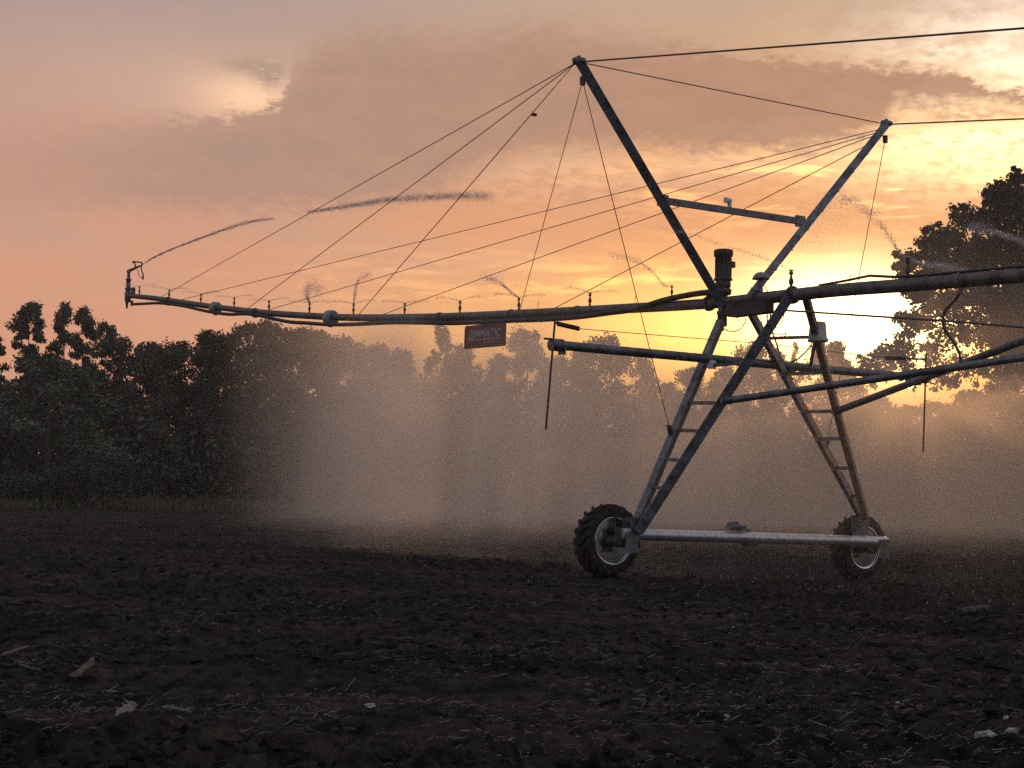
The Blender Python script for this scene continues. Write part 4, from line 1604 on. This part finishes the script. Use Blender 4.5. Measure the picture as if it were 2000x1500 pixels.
def broad_blobs(seed, h, w, base=.08, n=46):
    rnd = random.Random(seed)
    out = []
    off = rnd.uniform(-.12, .12) * w
    for i in range(n):
        u = (i + rnd.random()) / n
        t = base + (1 - base) * u
        env = (math.sin(math.pi * (u * .80 + .17)) ** .8) * (.85 + .3 * rnd.random())
        a = rnd.uniform(0, 6.28)
        rr_ = w * .5 * env * math.sqrt(.15 + .85 * rnd.random())
        r = h * rnd.uniform(.05, .095) * (1.15 - .45 * u)
        out.append((math.cos(a) * rr_ + off * u, math.sin(a) * rr_, min(h * t, h - r), r, 1))
    for k in range(3):
        r = h * (.075 - .014 * k)
        out.append((off + rnd.uniform(-.05, .05) * w, rnd.uniform(-.05, .05) * w, h * (.80 + .065 * k), r, 1))
    return out


def pine_blobs(seed, h, w, base=.34, n=54):
    rnd = random.Random(seed)
    out = []
    for i in range(n):
        t = base + (1 - base) * (i + rnd.random()) / n
        env = (1 - ((t - base) / (1 - base)) ** 1.6) * .85 + .15
        a = rnd.uniform(0, 6.28)
        rr_ = w * .5 * env * (rnd.random() ** .4)
        out.append((math.cos(a) * rr_, math.sin(a) * rr_, h * t, h * rnd.uniform(.020, .042), 1))
    return out


PROTO = {}
H0 = 15.0
for i in range(7):
    bl = broad_blobs(100 + i, H0, H0 * (.50 + .05 * (i % 4)))
    PROTO['broad', i] = (crown_from_blobs('crown', bl, 16000, .29, LEAF_M, .4), trunk_mesh('trunk', H0 * .9, .22, 9, i))
for i in range(3):
    bl = pine_blobs(200 + i, H0, H0 * (.34 + .05 * i))
    PROTO['pine', i] = (crown_from_blobs('crown', bl, 9000, .25, PINE_M, .2), trunk_mesh('trunk', H0 * .93, .19, 16, 20 + i, reach=.5))
for i in range(2):
    bl = pine_blobs(300 + i, H0, H0 * .26, .10, 60)
    PROTO['slim', i] = (crown_from_blobs('crown', bl, 4200, .26, PINE_M, .2), trunk_mesh('trunk', H0 * .93, .15, 10, 40 + i, reach=.4))


def tree_dist(px):
    return 122 + px * .03


def tree(name, kind, var, px, topy, wpx, label, group='trees along the far edge of the field', dd=0.0, rot=None):
    D = tree_dist(px) + dd
    P = at_depth(px, horizon(px), D)
    P.z = float(ground_z(P.x, P.y))
    h = CH + (horizon(px) - topy) / F * D - P.z
    s = h / H0
    cm, tm = PROTO[kind, var]
    root_ = bpy.data.objects.new(name, None)
    COL.objects.link(root_)
    root_.location = P
    wd = {'broad': 1.9, 'pine': 1.45, 'slim': 1.3}[kind] * wpx / F * D
    w0 = {'broad': H0 * .62, 'pine': H0 * .42, 'slim': H0 * .28}[kind]
    sw = wd / w0
    root_.scale = (sw, sw, s)
    root_.rotation_euler = (0, 0, rot if rot is not None else random.uniform(0, 6.28))
    root_['label'] = label
    root_['category'] = 'tree'
    root_['group'] = group
    link('trunk', tm, root_)
    link('crown', cm, root_)


T = [
    # (name, kind, variant, px, top y, width px, extra distance, label)
    ('broad_tree', 'broad', 0, -150, 640, 190, 2, 'dark broad tree at the very left end of the treeline, cut by the photo border'),
    ('pine_tree', 'pine', 0, -35, 640, 110, 0, 'pine cut by the left photo border beside the tallest pine'),
    ('pine_tree', 'pine', 1, 45, 594, 120, 0, 'tallest dark pine with open tufts at the left border'),
    ('pine_tree', 'pine', 2, 112, 597, 90, 3, 'dark pine standing second from the left border, close to the tallest'),
    ('pine_tree', 'pine', 0, 150, 605, 100, -2, 'round topped pine left of the dip beside the end gun'),
    ('pine_tree', 'pine', 1, 196, 632, 80, 4, 'thin ragged pine on the right side of the left hand pines'),
    ('broad_tree', 'broad', 1, 90, 690, 170, -8, 'bushy dark tree standing in front of the left hand pines'),
    ('broad_tree', 'broad', 3, 238, 655, 105, 0, 'low dark tree below the end gun, left of it'),
    ('broad_tree', 'broad', 2, 290, 664, 110, 0, 'low round tree below the tip of the overhang pipe'),
    ('broad_tree', 'broad', 4, 345, 662, 110, 3, 'low tree in the dip right below the first drum clamp'),
    ('broad_tree', 'broad', 0, 400, 640, 120, 0, 'tree with a stepped top under the first drum clamp'),
    ('broad_tree', 'broad', 5, 458, 622, 120, 4, 'tall tree whose top touches the overhang pipe right of the first drum clamp'),
    ('broad_tree', 'broad', 1, 512, 620, 110, 2, 'tall rounded tree below the middle of the left overhang'),
    ('broad_tree', 'broad', 6, 566, 632, 105, 0, 'tree at the left edge of the mist below the puffing sprinkler'),
    ('broad_tree', 'broad', 2, 622, 640, 110, 4, 'misty tree left under the second drum clamp'),
    ('broad_tree', 'broad', 3, 675, 655, 100, 0, 'misty tree right under the second drum clamp'),
    ('broad_tree', 'broad', 0, 728, 668, 105, 0, 'misty rounded tree two crowns left of the spire shaped tree'),
    ('broad_tree', 'broad', 4, 790, 680, 85, 2, 'low misty tree just left of the spire shaped tree'),
    ('pine_tree', 'pine', 2, 855, 638, 80, 0, 'spire shaped misty tree left of the red sign'),
    ('broad_tree', 'broad', 5, 905, 668, 90, 4, 'misty tree hidden behind the red sign'),
    ('broad_tree', 'broad', 1, 962, 690, 85, -3, 'misty tree below the red sign'),
    ('broad_tree', 'broad', 6, 1024, 636, 88, 0, 'tall airy tree with a bright gap right of the red sign'),
    ('broad_tree', 'broad', 0, 1085, 690, 80, 3, 'low misty tree behind the left feeler rod'),
    ('broad_tree', 'broad', 2, 1140, 672, 85, 4, 'misty tree right of the left feeler rod under the boom'),
    ('broad_tree', 'broad', 3, 1197, 650, 90, 0, 'tall misty tree poking above the boom, left of the thin leg'),
    ('broad_tree', 'broad', 4, 1246, 690, 60, 2, 'narrow tree on the left lip of the bright notch'),
    ('broad_tree', 'broad', 5, 1300, 745, 85, -2, 'lowest tree, filling the bottom of the bright notch'),
    ('broad_tree', 'broad', 1, 1356, 716, 90, 0, 'rounded tree on the right lip of the bright notch'),
    ('broad_tree', 'broad', 6, 1412, 712, 80, 3, 'misty tree behind the thick near leg'),
    ('broad_tree', 'broad', 2, 1470, 662, 70, 2, 'orange tinged tree seen between the crossing legs'),
    ('broad_tree', 'broad', 0, 1512, 676, 60, 0, 'orange tinged tree right of the crossing legs'),
    ('slim_tree', 'slim', 0, 1551, 672, 32, 0, 'slim pointed little tree left of the grey bucket'),
    ('broad_tree', 'broad', 3, 1608, 656, 90, 2, 'orange tinged round tree behind the grey bucket'),
    ('broad_tree', 'broad', 5, 1652, 690, 70, 4, 'tree right of the grey bucket sinking into the glare'),
    ('broad_tree', 'broad', 4, 1700, 772, 90, 0, 'low tree below the glare, left of the sun'),
    ('broad_tree', 'broad', 1, 1765, 790, 100, 0, 'low tree right beneath the sun'),
    ('broad_tree', 'broad', 6, 1835, 782, 110, 2, 'low tree right of the sun, behind the right feeler rod'),
    ('broad_tree', 'broad', 2, 1905, 758, 110, 0, 'misty tree behind the meeting braces on the right'),
    ('broad_tree', 'broad', 0, 1980, 725, 120, 2, 'misty tree at the right border below the broad tree'),
    ('broad_tree', 'broad', 3, 2080, 700, 160, 0, 'tree just beyond the right border of the photo'),
]
for name, kind, var, px, ty_, wp, dd, lab in T:
    tree(name, kind, var, px, ty_, wp, lab, dd=dd)


def big_tree():
    D = 96.0
    k = D / F
    P = at_depth(2110, horizon(2110), D); P.z = 0
    bl = []
    rnd = random.Random(9)
    # (px, py, radius px, weight): the crown as seen, each clump with its own depth
    spec = [(2010, 405, 72, 1), (1962, 400, 48, 1), (1985, 350, 22, 1), (1935, 430, 42, 1), (1890, 430, 36, 1), (1850, 458, 36, 1), (1815, 475, 32, 1), (1780, 515, 34, 1),
            (1830, 520, 44, 1), (1890, 500, 52, 1), (1960, 490, 62, 1), (2040, 490, 80, 1), (1800, 570, 42, 1), (1850, 590, 52, 1), (1920, 570, 58, 1), (1985, 585, 62, .8),
            (1790, 625, 36, .8), (1850, 650, 44, .55), (1930, 650, 52, .6), (1990, 660, 52, .6), (1735, 690, 34, .62), (1770, 685, 38, .6), (1690, 712, 26, .6), (1725, 730, 30, .5), (1780, 730, 30, .28), (1830, 690, 36, .38), (1840, 735, 34, .45), (1890, 715, 42, .6),
            (1960, 725, 46, .6), (2030, 600, 110, 1), (2120, 480, 150, 1), (2160, 620, 150, 1), (2220, 420, 110, 1), (1770, 540, 22, 1), (2060, 380, 60, 1), (2130, 350, 70, 1)]
    for x, y, r, w in spec:
        for _ in range(2):
            dy = rnd.uniform(-4.5, 4.5)
            c = at_depth(x + rnd.uniform(-6, 6), y + rnd.uniform(-6, 6), D + dy) - P
            bl.append((c.x, c.y, c.z, r * k * rnd.uniform(.62, .9), w))
        # twiggy satellites for a broken outline
        for _ in range(5):
            a = rnd.uniform(0, 6.28)
            rr_ = r * rnd.uniform(.75, 1.0)
            c = at_depth(x + math.cos(a) * rr_, y + math.sin(a) * rr_, D + rnd.uniform(-4, 4)) - P
            bl.append((c.x, c.y, c.z, r * k * rnd.uniform(.18, .34), w * 1.6))
    ro = bpy.data.objects.new('oak_tree', None)
    COL.objects.link(ro)
    ro.location = P
    ro['label'] = 'big dark broad tree with a ragged crown at the right border'
    ro['category'] = 'tree'
    link('crown', crown_from_blobs('crown', bl, 115000, .26, LEAF_M, .3), ro)
    mb = MB()
    top = at_depth(2090, 560, D) - P
    mb.tube([Vector((0, 0, -.3)), Vector((.1, 0, 3)), Vector((0, .2, 7)), top], [.75, .6, .5, .25], 12)
    for x, y in ((1820, 530), (1880, 470), (1970, 430), (2120, 430), (2160, 600), (1960, 540)):
        e = at_depth(x, y, D + rnd.uniform(-3, 3)) - P
        s = Vector((0, .1, rnd.uniform(4.5, 8)))
        mid = s.lerp(e, .5) + Vector((0, 0, -.5))
        mb.tube([s, mid, e], [.28, .16, .05], 7)
    link('trunk', mb.mesh('trunk', BARK_M), ro)


big_tree()


def build_undergrowth():
    # the dark mass of shrubs and lower boughs below the crowns
    n = 62000
    px = rng.random(n) * 2700 - 350
    D = tree_dist(px) + rng.normal(3, 4.5, n)
    top = np.interp(px, [-350, 0, 220, 300, 450, 600, 800, 1000, 1250, 1300, 1400, 1650, 1720, 1850, 2350], [9, 9, 8.5, 8.5, 9.5, 9.5, 9.5, 10, 10, 9, 9.5, 11, 11, 12, 13])
    lump_ = .55 + .5 * vnoise(px * .02, D * .12, 31)
    z = top * lump_ * rng.random(n) ** .8
    x = (px - 1000) / F * D
    c = np.stack([x, D, z + .1], -1)
    v, f = quads(c, .5 * (.6 + .9 * rng.random(n)))
    link('undergrowth', np_mesh('undergrowth', v, f, SHRUB_M), kind='stuff', label='dark mass of shrubs and lower boughs under the treeline', category='undergrowth')
    # deep wood behind, closing the view between the trunks
    n = 60000
    px = rng.random(n) * 2900 - 450
    D = tree_dist(px) + 9 + rng.random(n) * 22
    z = rng.random(n) * np.interp(px, [-350, 0, 300, 600, 700, 1000, 1240, 1300, 1380, 1500, 1650, 1750, 2350], [11.5, 11.5, 11.8, 12.5, 13.6, 14.0, 13.6, 11.6, 13.2, 13.6, 14, 12.4, 13]) * (.84 + .26 * vnoise(px * .035, D * .1, 63))
    x = (px - 1000) / F * D
    v, f = quads(np.stack([x, D, z], -1), .72 * (.6 + .9 * rng.random(n)))
    link('woodland', np_mesh('woodland', v, f, SHRUB_M), kind='stuff', label='deep wood behind the front row of trees', category='woodland')
    # verge grass
    n = 26000
    px = rng.random(n) * 2700 - 350
    D = tree_dist(px) - 2.5 - rng.random(n) * 7
    x = (px - 1000) / F * D
    h = (.35 + .75 * rng.random(n)) * (.5 + .9 * vnoise(x * .25, D * .3, 55))
    a = rng.random(n) * 3.14
    w = .05 + .05 * rng.random(n)
    p = np.stack([x, D, np.zeros(n)], -1)
    sd_ = np.stack([np.cos(a), np.sin(a), a * 0], -1) * w[:, None]
    tip = p + np.stack([rng.normal(0, .15, n), rng.normal(0, .15, n), h], -1)
    v = np.stack([p - sd_, p + sd_, tip], 1).reshape(-1, 3)
    link('grass', np_mesh('grass', v, np.arange(3 * n).reshape(n, 3), GRASS_M), kind='stuff', label='strip of rough grass between field and trees', category='grass')


build_undergrowth()

# ------------------------------------------------------------------ render settings
S.render.engine = 'CYCLES'
S.view_settings.view_transform = 'Standard'
S.view_settings.look = 'None'
S.view_settings.exposure = 0.1
S.view_settings.gamma = 1
S.cycles.max_bounces = 6
S.cycles.diffuse_bounces = 3
S.cycles.glossy_bounces = 3
S.cycles.transparent_max_bounces = 8
S.cycles.use_denoising = False
S.cycles.use_adaptive_sampling = False
S.cycles.volume_step_rate = 1.5
S.cycles.sample_clamp_indirect = 4
